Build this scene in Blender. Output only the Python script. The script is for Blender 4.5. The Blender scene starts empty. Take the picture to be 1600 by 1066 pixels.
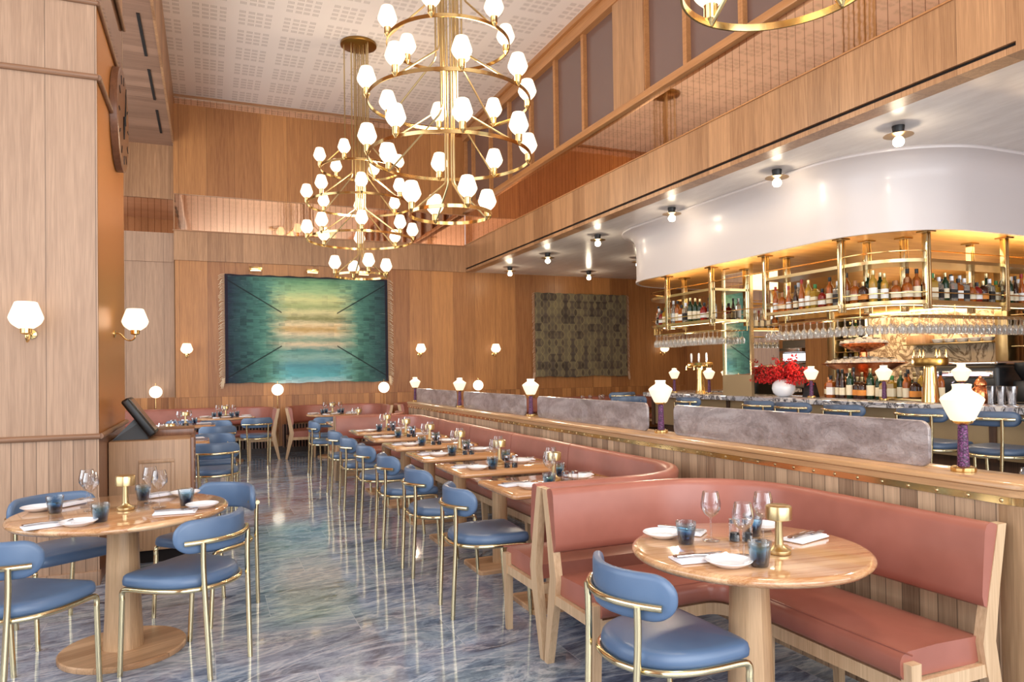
import bpy, bmesh, math, random
from mathutils import Vector, Matrix
random.seed(7)
PI = math.pi
S = bpy.context.scene
C = S.collection
# ---------------------------------------------------------------- camera, world, lights, exposure
cam_d = bpy.data.cameras.new('camera'); cam = bpy.data.objects.new('camera', cam_d); C.objects.link(cam)
cam_d.sensor_width = 36.0; cam_d.sensor_fit = 'HORIZONTAL'
cam_d.lens = 1122.54 / 1600 * 36
cam_d.shift_y = (563.126 - 533) / 1600
cam_d.clip_start = 0.05
# rows: camera right, down, forward in room axes (x along back wall, y into the room, z up)
RT = (0.92104763, -0.38919070, -0.01420805)
DN = (-0.00748487, 0.01878572, -0.99979552)
FW = (0.38937802, 0.92096563, 0.01438950)
cam.matrix_world = Matrix(((RT[0], -DN[0], -FW[0], 0.0), (RT[1], -DN[1], -FW[1], 0.0),
                           (RT[2], -DN[2], -FW[2], 1.452), (0, 0, 0, 1)))
S.camera = cam
w = bpy.data.worlds.new('sky'); S.world = w; w.use_nodes = True
w.node_tree.nodes['Background'].inputs[0].default_value = (0.90, 0.95, 1.0, 1)
w.node_tree.nodes['Background'].inputs[1].default_value = 1.0
S.view_settings.view_transform = 'Standard'
S.view_settings.look = 'None'
S.view_settings.gamma = 1.0
S.view_settings.use_curve_mapping = False
S.view_settings.exposure = -0.10
S.cycles.max_bounces = 8
S.cycles.diffuse_bounces = 4
S.cycles.glossy_bounces = 5
S.cycles.transmission_bounces = 8
S.cycles.transparent_max_bounces = 8
S.cycles.caustics_reflective = False
S.cycles.caustics_refractive = False
S.cycles.sample_clamp_indirect = 6.0
S.cycles.use_denoising = True

def area(name, loc, rot, sx, sy, power, col):
    d = bpy.data.lights.new(name, 'AREA'); d.shape = 'RECTANGLE'; d.size = sx; d.size_y = sy
    d.energy = power; d.color = col
    o = bpy.data.objects.new(name, d); C.objects.link(o); o.location = loc; o.rotation_euler = rot
    return o
DAY = (0.93, 0.96, 1.0)
WARM = (1.0, 0.70, 0.40)
# daylight coming in through the street windows on the left side and behind the camera
area('window_daylight', (-3.35, 2.2, 3.3), (0, -PI/2, 0), 5.0, 6.0, 215, DAY)
area('window_daylight', (-3.35, 10.2, 3.0), (0, -PI/2, 0), 4.4, 5.5, 230, DAY)
area('window_daylight', (1.0, -3.3, 3.2), (PI/2, 0, 0), 7.0, 5.2, 560, DAY)
area('window_daylight', (7.4, -3.3, 1.9), (PI/2, 0, 0), 4.8, 2.8, 170, DAY)
# warm fill lights added under the canopy and over the rack; back bar lighting
area('bar_fill_light', (7.6, 7.0, 2.70), (0, 0, 0), 1.6, 4.0, 60, WARM)
area('rack_fill_light', (6.12, 7.1, 2.50), (PI, 0, 0), .06, 3.4, 17, WARM)  # added to brighten the gold underside of the canopy
area('rack_fill_light', (7.9, 4.96, 2.50), (PI, 0, 0), 2.6, .06, 14, WARM)
for cx_, cy_ in ((2.145, 6.53), (2.12, 10.78), (2.17, 2.26)):
    d = bpy.data.lights.new('chandelier_light', 'POINT'); d.energy = 105; d.color = (1.0, .80, .56); d.shadow_soft_size = .25
    o = bpy.data.objects.new('chandelier_light', d); C.objects.link(o); o.location = (cx_ + .25, cy_ - .2, 4.25)
for x_, y_, z_, e_ in [(5.43, yy, 3.24, 3.5) for yy in (4.32, 5.74, 7.57, 9.47, 11.27, 13.0)] + [(7.26, 11.17, 3.24, 3.5), (7.3, 13.1, 3.24, 3.5)] + \
        [(2.855, yy, 1.41, 13) for yy in (2.005, 4.146, 6.302, 8.424, 10.50)] + [(6.35, yy, 1.49, 7) for yy in (8.86, 8.06, 6.24, 5.28, 4.46)]:
    d = bpy.data.lights.new('lamp_light', 'POINT'); d.energy = e_; d.color = (1.0, .82, .60); d.shadow_soft_size = .04
    o = bpy.data.objects.new('lamp_light', d); C.objects.link(o); o.location = (x_, y_, z_)
area('back_bar_light', (9.7, 7.4, 2.28), (0, -.35, 0), 0.1, 3.2, 34, WARM)

# ---------------------------------------------------------------- node maths helper
class E:
    def __init__(s, nt, v): s.nt, s.v = nt, v
    def _m(s, op, *a, clamp=False):
        n = s.nt.nodes.new('ShaderNodeMath'); n.operation = op; n.use_clamp = clamp
        for i, x in enumerate((s,) + a):
            if isinstance(x, E): s.nt.links.new(x.v, n.inputs[i])
            else: n.inputs[i].default_value = float(x)
        return E(s.nt, n.outputs[0])
    def __add__(s, o): return s._m('ADD', o)
    def __sub__(s, o): return s._m('SUBTRACT', o)
    def __mul__(s, o): return s._m('MULTIPLY', o)
    def __truediv__(s, o): return s._m('DIVIDE', o)
    def lt(s, o): return s._m('LESS_THAN', o)
    def gt(s, o): return s._m('GREATER_THAN', o)
    def mx(s, o): return s._m('MAXIMUM', o)
    def mn(s, o): return s._m('MINIMUM', o)
    def ab(s): return s._m('ABSOLUTE')
    def fl(s): return s._m('FLOOR')
    def fr(s): return s._m('FRACT')
    def sin(s): return s._m('SINE')
    def cos(s): return s._m('COSINE')
    def pw(s, o): return s._m('POWER', o)
    def sq(s): return s._m('SQRT')
    def cl(s): return s._m('ADD', 0.0, clamp=True)
class MT:
    """a node material with short helpers"""
    def __init__(s, name, **kw):
        s.m = bpy.data.materials.new(name); s.m.use_nodes = True
        s.nt = s.m.node_tree; s.b = s.nt.nodes['Principled BSDF']
        for k, v in kw.items(): s.set(k, v)
    def set(s, k, v):
        key = {'col': 'Base Color', 'rough': 'Roughness', 'metal': 'Metallic', 'trans': 'Transmission Weight', 'ior': 'IOR',
               'em': 'Emission Color', 'es': 'Emission Strength', 'coat': 'Coat Weight', 'cr': 'Coat Roughness',
               'sss': 'Subsurface Weight', 'alpha': 'Alpha', 'spec': 'Specular IOR Level', 'sheen': 'Sheen Weight'}[k]
        i = s.b.inputs[key]
        if isinstance(v, E): s.nt.links.new(v.v, i)
        elif isinstance(v, tuple): i.default_value = (v + (1,))[:4]
        else: i.default_value = v
    def xyz(s):
        t = s.nt.nodes.new('ShaderNodeTexCoord'); sp = s.nt.nodes.new('ShaderNodeSeparateXYZ')
        s.nt.links.new(t.outputs['Object'], sp.inputs[0])
        return [E(s.nt, sp.outputs[i]) for i in range(3)]
    def vec(s, x, y, z):
        n = s.nt.nodes.new('ShaderNodeCombineXYZ')
        for i, a in enumerate((x, y, z)):
            if isinstance(a, E): s.nt.links.new(a.v, n.inputs[i])
            else: n.inputs[i].default_value = a
        return E(s.nt, n.outputs[0])
    def noise(s, v, scale=1.0, detail=3, rough=.55, dist=0.0, out=0):
        n = s.nt.nodes.new('ShaderNodeTexNoise'); s.nt.links.new(v.v, n.inputs['Vector'])
        n.inputs['Scale'].default_value = scale; n.inputs['Detail'].default_value = detail
        n.inputs['Roughness'].default_value = rough; n.inputs['Distortion'].default_value = dist
        return E(s.nt, n.outputs[out])
    def white(s, v):
        n = s.nt.nodes.new('ShaderNodeTexWhiteNoise'); n.noise_dimensions = '3D'; s.nt.links.new(v.v, n.inputs['Vector'])
        return E(s.nt, n.outputs['Value'])
    def voro(s, v, scale=1.0, feat='F1'):
        n = s.nt.nodes.new('ShaderNodeTexVoronoi'); n.feature = feat; s.nt.links.new(v.v, n.inputs['Vector'])
        n.inputs['Scale'].default_value = scale
        return E(s.nt, n.outputs['Distance'])
    def ramp(s, f, stops):
        n = s.nt.nodes.new('ShaderNodeValToRGB'); s.nt.links.new(f.v, n.inputs[0])
        e = n.color_ramp.elements
        while len(e) > 1: e.remove(e[-1])
        e[0].position = stops[0][0]; e[0].color = tuple(stops[0][1]) + (1,)
        for p, c in stops[1:]:
            q = e.new(p); q.color = tuple(c) + (1,)
        return E(s.nt, n.outputs[0])
    def mix(s, f, a, b, mode='MIX'):
        n = s.nt.nodes.new('ShaderNodeMix'); n.data_type = 'RGBA'; n.blend_type = mode
        for idx, x in ((0, f), (6, a), (7, b)):
            if isinstance(x, E): s.nt.links.new(x.v, n.inputs[idx])
            elif isinstance(x, tuple): n.inputs[idx].default_value = (x + (1,))[:4]
            else: n.inputs[idx].default_value = x
        return E(s.nt, n.outputs[2])
    def bump(s, h, strength=.2, dist=.01):
        n = s.nt.nodes.new('ShaderNodeBump'); s.nt.links.new(h.v, n.inputs['Height'])
        n.inputs['Strength'].default_value = strength; n.inputs['Distance'].default_value = dist
        s.nt.links.new(n.outputs[0], s.b.inputs['Normal'])
        return s

def lin(r, g, b):
    f = lambda c: (c/255/12.92) if c <= 10 else ((c/255+.055)/1.055)**2.4
    return (f(r), f(g), f(b))

def wood(name, dark, light, u='x', along='z', width=.22, groove=.003, rough=.42, coat=.0, var=.25, grain=1.0, offs=0.0, gdark=.35, st=.32, big=.14):
    """planked oak: planks side by side along u, the grain running along `along`"""
    M = MT(name); x, y, z = M.xyz(); ax = dict(x=x, y=y, z=z)
    U = ax[u] + offs; A = ax[along]
    o = [k for k in 'xyz' if k not in (u, along)][0]; O = ax[o]
    if width:
        idx = (U/width).fl()
        r1 = M.white(M.vec(idx, idx*1.7, 3.1)); r2 = M.white(M.vec(idx, 9.3, 1.7))
    else:
        idx = U*0.0; r1 = idx + .5; r2 = idx + .3
    v = M.vec(U*8.0 + r2*37.0, A*st + r1*21.0, O*8.0)
    n1 = M.noise(v, 1.0*grain, 4, .6, .6)
    rings = ((n1*34.0).sin()*.5 + .5)
    v2 = M.vec(U*150.0, A*3.5 + r1*9.0, O*150.0)
    fine = M.noise(v2, 1.0*grain, 2, .7)
    t = rings*big + fine*.62 + n1*.22 + (r1 - .5)*var
    col = M.ramp(t, [(.12, dark), (.85, light)])
    if width and groove:
        f = (U/width).fr(); g = f.lt(groove/width).mx(f.gt(1 - groove/width))
        col = M.mix(g*(1-gdark), col, tuple(c*.25 for c in dark))
        M.bump(g*-1.0 + fine*.12, .35, .003)
    else:
        M.bump(fine, .06, .002)
    M.set('col', col); M.set('rough', rough + fine*.0 if False else rough)
    if coat: M.set('coat', coat); M.set('cr', .06)
    return M.m

# ---------------------------------------------------------------- materials
OAKD, OAKL = lin(122, 82, 52), lin(205, 158, 115)
PALD, PALL = lin(140, 108, 84), lin(200, 164, 134)
AMBD, AMBL = lin(134, 82, 44), lin(202, 142, 84)
m = {}
m['wall_back'] = wood('oak wall panelling', AMBD, AMBL, 'x', 'z', .46, .003, .38, var=.5)
m['wall_back_low'] = wood('narrow oak wainscot', AMBD, AMBL, 'x', 'z', .11, .003, .4, var=.5)
m['wall_side'] = wood('oak wall panelling side', AMBD, AMBL, 'y', 'z', .46, .003, .38, var=.5)
m['oak_x'] = wood('oak fascia back', OAKD, OAKL, 'x', 'z', .30, .0015, .4, var=.3)
m['oak_y'] = wood('oak fascia side', OAKD, OAKL, 'y', 'z', .34, .0015, .38, var=.3)
m['pillar_x'] = wood('pale oak pillar', PALD, PALL, 'x', 'z', .30, .0025, .45, var=.25, offs=.12)
m['pillar_low'] = wood('pale oak pillar boards', PALD, PALL, 'x', 'z', .072, .0025, .45, var=.25)
m['partition'] = wood('oak partition boards', lin(132, 104, 80), lin(208, 176, 142), 'y', 'z', .082, .0025, .42, var=.6)
m['partition_end'] = wood('oak partition end', lin(120, 90, 62), lin(206, 170, 130), 'x', 'z', 0, 0, .42)
m['cap'] = wood('oak cap', lin(150, 108, 68), lin(216, 172, 124), 'x', 'y', 0, 0, .28, coat=.4)
m['soffit_wood'] = wood('grey oak soffit', lin(122, 92, 74), lin(176, 138, 114), 'y', 'x', .20, .001, .5, var=.4)
m['bench_wood'] = wood('ash bench frame', lin(168, 132, 96), lin(226, 196, 158), 'x', 'z', 0, 0, .4)
m['chair_wood'] = m['bench_wood']
m['table_top'] = wood('striped ash table top', lin(165, 105, 58), lin(232, 192, 146), 'y', 'x', .055, 0, .12, coat=.7, var=.35, grain=1.5, st=.06, big=.16)
m['row_top'] = wood('ash table top with reflected warmth', lin(158, 104, 62), lin(216, 164, 112), 'y', 'x', .07, 0, .10, coat=.8, var=.25, grain=.8, st=.10, big=.15)  # darker ash; the warm reflections on the row tops are put into its colour
m['table_base'] = wood('ash table base', lin(160, 122, 86), lin(222, 184, 142), 'x', 'z', .06, 0, .35, var=.5)
m['table_foot'] = wood('ash table foot', lin(160, 116, 80), lin(222, 178, 136), 'y', 'x', .07, .0008, .35, var=.7)
m['podium'] = wood('oak cabinet', lin(140, 104, 74), lin(200, 160, 122), 'x', 'z', .28, 0, .42, var=.2)
m['podium_top'] = wood('dark oak cabinet top', lin(96, 62, 44), lin(150, 104, 76), 'x', 'z', 0, 0, .3)
m['trim'] = wood('oak trim', lin(130, 88, 56), lin(190, 140, 98), 'z', 'x', 0, 0, .4)
m['trim_y'] = wood('oak trim side', lin(150, 98, 56), lin(206, 150, 98), 'z', 'y', 0, 0, .35)
m['dark_wood'] = wood('dark walnut', lin(48, 30, 20), lin(90, 60, 40), 'y', 'z', .12, .002, .4, var=.3)

m['mould'] = wood('oak moulding', lin(112, 80, 58), lin(168, 126, 96), 'z', 'x', 0, 0, .4)
def plain(name, col, rough=.5, **k):
    M = MT(name, col=col, rough=rough, **k)
    return M.m
m['brass'] = plain('polished brass', lin(228, 196, 134), .14, metal=1.0)
m['brass_pale'] = plain('pale satin brass tube', lin(230, 214, 172), .16, metal=1.0)
m['brass_satin'] = plain('satin brass', lin(212, 190, 142), .28, metal=1.0)
m['gold_dark'] = plain('dark antique brass', lin(150, 116, 62), .3, metal=1.0)
m['black'] = plain('black', lin(18, 18, 20), .4)
m['void'] = plain('dark recess', lin(20, 12, 9), .9)
m['white_porcelain'] = plain('white porcelain', lin(236, 238, 242), .15, coat=.5)
m['linen'] = plain('white linen', lin(232, 232, 238), .85)
m['steel'] = plain('polished steel', lin(205, 205, 208), .15, metal=1.0)
m['copper'] = plain('hammered copper', lin(226, 140, 92), .22, metal=1.0)
m['ice'] = plain('crushed ice', lin(225, 220, 215), .4)
m['shell'] = plain('oyster shell', lin(90, 78, 66), .5)
m['mirror'] = plain('mirror', lin(238, 234, 224), .01, metal=1.0)
M = MT('gold mirror cladding', metal=.55, rough=.34, col=lin(214, 146, 76)); m['gold_panel'] = M.m
x, y, z = M.xyz(); M.bump(M.noise(M.vec(y*60.0, z*1.5, 0.0), 1, 2), .10, .002)
M = MT('copper tinted mirror', metal=1.0, rough=.035); x, y, z = M.xyz()
f = ((x + y)/.105).fr(); g = f.lt(.05)
M.set('col', M.mix(g, lin(236, 196, 164), lin(130, 80, 50)))
M.bump(M.noise(M.vec((x+y)*3.0, z*5.0, 0.0), 1.5, 2), .014, .02); m['tint_mirror'] = M.m
# leather
def leather(name, c1, c2, rough):
    M = MT(name, rough=rough); x, y, z = M.xyz(); v = M.vec(x, y, z)
    M.set('col', M.ramp(M.noise(v, 3.0, 3), [(.3, c1), (.7, c2)]))
    M.bump(M.voro(v, 260.0), .08, .001); M.set('coat', .15); M.set('cr', .35)
    return M.m
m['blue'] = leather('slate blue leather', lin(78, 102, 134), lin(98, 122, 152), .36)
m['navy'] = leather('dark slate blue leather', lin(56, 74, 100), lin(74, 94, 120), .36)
m['rust'] = leather('dusty terracotta leather', lin(148, 88, 72), lin(172, 107, 91), .36)
# marble floor
M = MT('blue grey marble slabs', rough=.10); x, y, z = M.xyz()
row = (y/.455).fl(); xo = x + row*.455*1.0
col_i = (xo/1.22).fl(); rr = M.white(M.vec(row, col_i, 2.0)); r2 = M.white(M.vec(col_i, row, 5.0))
vv = M.vec(x*.55 + rr*13.0 + y*.15, y*1.35 + r2*17.0 - x*.30, 0.0)
n1 = M.noise(vv, 1.35, 12, .70, 2.2)
nf = M.noise(M.vec(x*1.1 + rr*7.0, y*5.0 - x*.8 + r2*3.0, 4.0), 2.2, 10, .72, 1.8)
n1 = n1 + (nf - .5)*.42
n2 = M.noise(M.vec(x*.5 + rr*9.0, y*1.5 + r2*4.0, 3.0), 1.1, 3, .5, .8)
base = M.ramp(n1, [(.26, lin(44, 50, 68)), (.38, lin(100, 112, 134)), (.46, lin(136, 150, 170)), (.53, lin(172, 186, 202)), (.57, lin(116, 128, 150)), (.66, lin(194, 206, 218)), (.80, lin(112, 118, 142))])
tint = M.ramp(n2, [(.30, lin(196, 184, 206)), (.5, lin(214, 222, 232)), (.62, lin(208, 216, 198)), (.78, lin(170, 180, 206))])
c = M.mix(.65, base, tint, 'MULTIPLY'); c = M.mix(.25, c, base)
vein = M.noise(M.vec(x*.7 + rr*5.0 + y*.3, y*2.0 - x*.45 + r2*8.0, 1.0), 1.3, 8, .60, 2.6)
vl = ((vein - .5).ab()*14.0); vw = (vl*-1.6 + 1.0).cl()
c = M.mix(vw*.42, c, lin(226, 230, 238))
fx = (xo/1.22).fr(); fy = (y/.455).fr()
g = fx.lt(.0035).mx(fy.lt(.006))
c = M.mix(g*.65, c, lin(196, 202, 214))
M.set('col', c); M.set('spec', .5); M.set('coat', .25); M.set('cr', .03); m['floor'] = M.m
# perforated ceiling
M = MT('perforated plaster ceiling', rough=.75); x, y, z = M.xyz()
gx = ((x + .16)/.59).fr()*.59; gy = ((y - .06)/.605).fr()*.605
inx = gx.lt(.45); iny = gy.lt(.47)
sx = (gx/.1125).fr(); sy = (gy/.1175).fr()
block = sx.lt(.76)*sy.lt(.62)
slit = ((gx/.0172).fr()).lt(.5)
d = inx*iny*block*slit
M.set('col', M.mix(d*.5, lin(244, 233, 226), lin(130, 108, 96))); m['ceil_perf'] = M.m
# low glossy ceiling over the bar
M = MT('lacquered off white ceiling', rough=.24, spec=.3); x, y, z = M.xyz()
n = M.noise(M.vec(x*2.2, y*.5, 0.0), 3.0, 5, .65)
M.set('col', M.ramp(n, [(.3, lin(222, 214, 208)), (.7, lin(240, 234, 228))])); M.bump(M.noise(M.vec(x*7.0, y*1.4, 0.0), 4, 3), .10, .004); m['ceil_low'] = M.m
m['white_gloss'] = plain('white lacquered plaster', lin(216, 208, 206), .34, coat=.12)
M = MT('gold leaf ceiling', metal=.75, rough=.38); x, y, z = M.xyz()
M.set('col', M.ramp(M.noise(M.vec(x*.6, y*3.0, 0.0), 3.0, 3), [(.3, lin(214, 158, 84)), (.7, lin(240, 196, 122))])); m['gold_ceil'] = M.m
# frosted cast glass screens
M = MT('textured frosted glass', rough=.34, trans=.42, ior=1.4); x, y, z = M.xyz()
n = M.noise(M.vec(x, y*1.0, z*2.4), 3.2, 4, .55, 1.2); n2 = M.noise(M.vec(x, y, z), 45.0, 2)
wv = ((n*34.0).sin().ab()*9.0).mn(1.0)
ct = ((n*22.0).fr() - .5).ab().lt(.035)
M.set('col', M.mix(ct*.5, M.ramp(n + (n2 - .5)*.25, [(.34, lin(156, 141, 139)), (.5, lin(190, 177, 177)), (.66, lin(218, 208, 208))]), lin(116, 100, 98))); M.set('coat', .6)
M.bump(wv*.5 + n2*.7, .9, .006); m['screen'] = M.m
m['mauve'] = plain('mauve tinted glazing', lin(112, 88, 82), .24, coat=.4)
# lamps
def glow(name, col, st):
    M = MT(name, col=(.45, .42, .36), rough=.3, em=col, es=st); return M.m
m['opal'] = glow('lit opal glass', (1.0, .84, .60), 1.7)
m['opal_soft'] = glow('lit opal glass soft', (1.0, .80, .54), 1.15)
m['globe'] = glow('lit globe', (1.0, .86, .66), 2.2)
m['bulb'] = glow('lit bulb', (1.0, .86, .62), 14.0)
m['strip'] = glow('lit strip', (1.0, .72, .38), 8.0)
m['candle'] = glow('candle glow', (1.0, .6, .2), 6.0)
m['cold_glow'] = glow('violet panel light', (.7, .6, 1.0), 1.6)
M = MT('purple beaded lamp stem', rough=.35); x, y, z = M.xyz()
M.set('col', M.ramp(M.voro(M.vec(x, y, z), 130.0), [(.1, lin(140, 72, 128)), (.6, lin(62, 22, 58))])); M.bump(M.voro(M.vec(x, y, z), 130.0), .6, .004); m['purple'] = M.m
# glass
def thin_glass(name, col, refl):
    mm = bpy.data.materials.new(name); mm.use_nodes = True; nt = mm.node_tree; nt.nodes.clear()
    o = nt.nodes.new('ShaderNodeOutputMaterial'); a = nt.nodes.new('ShaderNodeBsdfTransparent'); b = nt.nodes.new('ShaderNodeBsdfGlossy')
    lw = nt.nodes.new('ShaderNodeLayerWeight'); lw.inputs[0].default_value = refl; mx = nt.nodes.new('ShaderNodeMixShader')
    a.inputs[0].default_value = col + (1,); b.inputs['Roughness'].default_value = .02
    nt.links.new(lw.outputs['Facing'], mx.inputs[0]); nt.links.new(a.outputs[0], mx.inputs[1]); nt.links.new(b.outputs[0], mx.inputs[2]); nt.links.new(mx.outputs[0], o.inputs[0])
    return mm
m['glass'] = thin_glass('clear glass', (.97, .97, .98), .34)
bgm = thin_glass('smoky blue glass', (.7, .85, .95), .30); m['blue_glass'] = bgm
M = MT('tmp'); M.m = bgm; M.nt = bgm.node_tree; x, y, z = M.xyz()
sw = M.noise(M.vec(x*14.0, y*14.0, z*22.0), 1.0, 2, .5, 1.0)
c_ = M.ramp(z/.09 + (sw - .5)*.5, [(.05, lin(84, 120, 160)), (.30, lin(132, 172, 200)), (.55, lin(196, 220, 232)), (.85, lin(240, 246, 250))])
M.nt.links.new(c_.v, [n for n in M.nt.nodes if n.type == 'BSDF_TRANSPARENT'][0].inputs[0])
def sparkle_glass(name):  # white diffuse mixed in stands in for light sparkling on the hung glasses
    mm = thin_glass(name, (.98, .98, .98), .45); nt = mm.node_tree; o = [n for n in nt.nodes if n.type == 'OUTPUT_MATERIAL'][0]
    src = o.inputs[0].links[0].from_socket; d = nt.nodes.new('ShaderNodeBsdfTranslucent'); d.inputs[0].default_value = (1, .98, .95, 1); d2 = nt.nodes.new('ShaderNodeBsdfDiffuse'); d2.inputs[0].default_value = (1, .98, .95, 1)
    ad = nt.nodes.new('ShaderNodeMixShader'); nt.links.new(d.outputs[0], ad.inputs[1]); nt.links.new(d2.outputs[0], ad.inputs[2])
    mx = nt.nodes.new('ShaderNodeMixShader'); mx.inputs[0].default_value = .12; nt.links.new(src, mx.inputs[1]); nt.links.new(ad.outputs[0], mx.inputs[2]); nt.links.new(mx.outputs[0], o.inputs[0])
    return mm
m['glass_rack'] = sparkle_glass('bar stemware glass')
m['water'] = m['glass']
# bar marble
def marble(name, a, b, c3, sc):
    M = MT(name, rough=.12); x, y, z = M.xyz()
    n = M.noise(M.vec(x, y, z), sc, 7, .6, 1.8)
    vl = ((n - .5).ab()*-16.0 + 1.0).cl()
    M.set('col', M.mix(vl, M.ramp(n, [(.3, a), (.7, b)]), c3)); M.set('coat', .3); return M.m
m['bar_marble'] = marble('white and black bar marble', lin(226, 220, 214), lin(150, 150, 164), lin(26, 24, 34), 5.0)
m['calacatta'] = marble('back bar marble', lin(222, 196, 160), lin(240, 220, 190), lin(120, 92, 66), 3.0)
m['beige_panel'] = plain('beige metal panel', lin(168, 146, 112), .35, metal=.5)
# tapestries: object space, x across, z up, origin at centre
M = MT('green woven tapestry', rough=.9); x, y, z = M.xyz()
U = x/1.48; V = z/.99
nz = M.noise(M.vec(x*1.5, 0.0, z*9.0), 2.0, 6, .7, .5)
blk = M.noise(M.vec((x*9.0).fl()*.37, 0.0, (z*17.0).fl()*.61), 3.0, 2, .6)
au = (U - .04).ab()
vt = V*.5 + .5 + (nz - .5)*.10
core = M.ramp(vt, [(.0, lin(196, 226, 226)), (.06, lin(110, 190, 196)), (.16, lin(96, 158, 168)), (.24, lin(150, 190, 176)), (.30, lin(104, 158, 150)), (.36, lin(232, 214, 178)), (.40, lin(150, 176, 150)),
    (.45, lin(238, 222, 184)), (.50, lin(214, 176, 112)), (.55, lin(246, 226, 180)), (.60, lin(150, 150, 100)), (.66, lin(232, 224, 168)), (.71, lin(176, 190, 130)), (.78, lin(222, 224, 160)), (.86, lin(168, 204, 150)), (.94, lin(120, 170, 130)), (1.0, lin(60, 96, 84))])
side = M.ramp((au - .30)*1.0 + (nz - .5)*.30 + (V.ab()*.06), [(.0, lin(160, 204, 176)), (.18, lin(112, 164, 142)), (.36, lin(78, 128, 116)), (.54, lin(56, 92, 92)), (.72, lin(36, 48, 64))])
fade = ((au - .30)*4.0 + (nz - .5)*1.6).cl()
colr = M.mix(fade, core, side)
dark = ((blk - .47)*6.0).cl()*((au*1.3).cl())
colr = M.mix(dark*.60, colr, lin(28, 50, 54))
lite = ((nz - .58)*8.0).cl()*((au - .3)*2.0).cl()
colr = M.mix(lite*.3, colr, lin(150, 190, 180))
stk = M.noise(M.vec(x*5.0, 0.0, z*42.0), 1.0, 4, .65, .6)
colr = M.mix(((stk - .52)*7.0).cl()*.42*(au*1.6 + .15).cl(), colr, lin(24, 46, 50))
diag = ((U.ab()*.90 - V.ab()*.98 - .0).ab()).lt(.013)*(U.ab().gt(.34))
colr = M.mix(diag*.85, colr, lin(24, 32, 34))
edge = U.ab().gt(.962).mx(V.gt(.965))
colr = M.mix(edge*.9, colr, lin(34, 22, 38))
M.set('col', colr); M.bump(blk + M.noise(M.vec(x, 0.0, z), 160, 2), .4, .006); m['tap_green'] = M.m
M = MT('grey lattice tapestry', rough=.95); x, y, z = M.xyz()
u_ = x*6.2; w_ = (z*3.05*2*PI).cos()*.25; hv = (z*6.1 + .5).fl()
s1 = u_ + w_; s2 = u_ - w_
e1 = (s1.fr() - .5).ab()*-1.0 + .5; e2 = (s2.fr() - .5).ab()*-1.0 + .5
mm_ = e1.mn(e2); mo = e1.mx(e2)*0.0 + mm_
cell = M.white(M.vec(s1.fl(), s2.fl(), hv)); rown = M.noise(M.vec(0.0, 0.0, z*2.4), 1.5, 2)
line = mm_.lt(.05).mx((mo.gt(.15))*(mo.lt(.19))*.7)
fill = M.ramp(cell*.55 + rown*.6, [(.2, lin(58, 48, 44)), (.5, lin(92, 80, 70)), (.8, lin(122, 110, 84))])
M.set('col', M.mix(line*(cell*.5 + rown*.7), fill, lin(158, 142, 98)))
M.bump(M.noise(M.vec(x, y, z), 120, 2), .4, .005)
m['tap_grey'] = M.m
m['fringe'] = plain('cream cotton fringe', lin(222, 200, 170), .95)
m['fringe_dark'] = plain('dusky fringe', lin(206, 172, 142), .95)
m['red'] = plain('red blossom', lin(206, 24, 22), .6)
m['leafstem'] = plain('dark twig', lin(60, 30, 20), .7)
# ---------------------------------------------------------------- mesh helpers
class G:
    def __init__(s): s.v, s.f = [], []
    def add(s, vf, mat=None):
        V, F = vf; n = len(s.v)
        if mat is not None: V = [tuple(mat @ Vector(p)) for p in V]
        s.v += [tuple(p) for p in V]; s.f += [tuple(i + n for i in q) for q in F]
        return s
def build(name, g, mat, parent=None, sharp=38, smooth=True, **tags):
    if not isinstance(g, G): gg = G(); gg.add(g); g = gg
    me = bpy.data.meshes.new(name); me.from_pydata(g.v, [], g.f); me.update()
    bm = bmesh.new(); bm.from_mesh(me); bmesh.ops.recalc_face_normals(bm, faces=bm.faces); bm.to_mesh(me); bm.free()
    if smooth:
        me.shade_smooth()
        me.set_sharp_from_angle(angle=math.radians(sharp))
    me.materials.append(mat)
    o = bpy.data.objects.new(name, me); C.objects.link(o)
    if parent: o.parent = parent
    for k, v in tags.items(): o[k] = v
    return o
def thing(name, label, cat, loc=(0, 0, 0), rz=0.0, group=None, kind=None):
    o = bpy.data.objects.new(name, None); C.objects.link(o); o.empty_display_size = .1
    o.location = loc; o.rotation_euler = (0, 0, rz)
    if cat: o['label'] = label; o['category'] = cat
    if group: o['group'] = group
    if kind: o['kind'] = kind
    return o
def tag(o, label, cat, group=None, kind=None):
    o['label'] = label; o['category'] = cat
    if group: o['group'] = group
    if kind: o['kind'] = kind
    return o
def dup(root, loc, rz=0.0, label=None, group=None, scale=None):
    r = root.copy(); C.objects.link(r); r.location = loc; r.rotation_euler = (0, 0, rz)
    if scale: r.scale = scale
    if label: r['label'] = label
    if group: r['group'] = group
    for ch in list(root.children):
        c = ch.copy(); C.objects.link(c); c.parent = r
        for g in list(ch.children):
            d = g.copy(); C.objects.link(d); d.parent = c
    return r
class Kind:
    """first placement uses the prototype itself, later ones copies"""
    def __init__(s, root): s.r, s.used = root, False
    def put(s, loc, rz=0.0, label=None, group=None, scale=None):
        if not s.used:
            s.used = True; s.r.location = loc; s.r.rotation_euler = (0, 0, rz)
            if scale: s.r.scale = scale
            if label: s.r['label'] = label
            if group: s.r['group'] = group
            return s.r
        return dup(s.r, loc, rz, label, group, scale)

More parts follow.
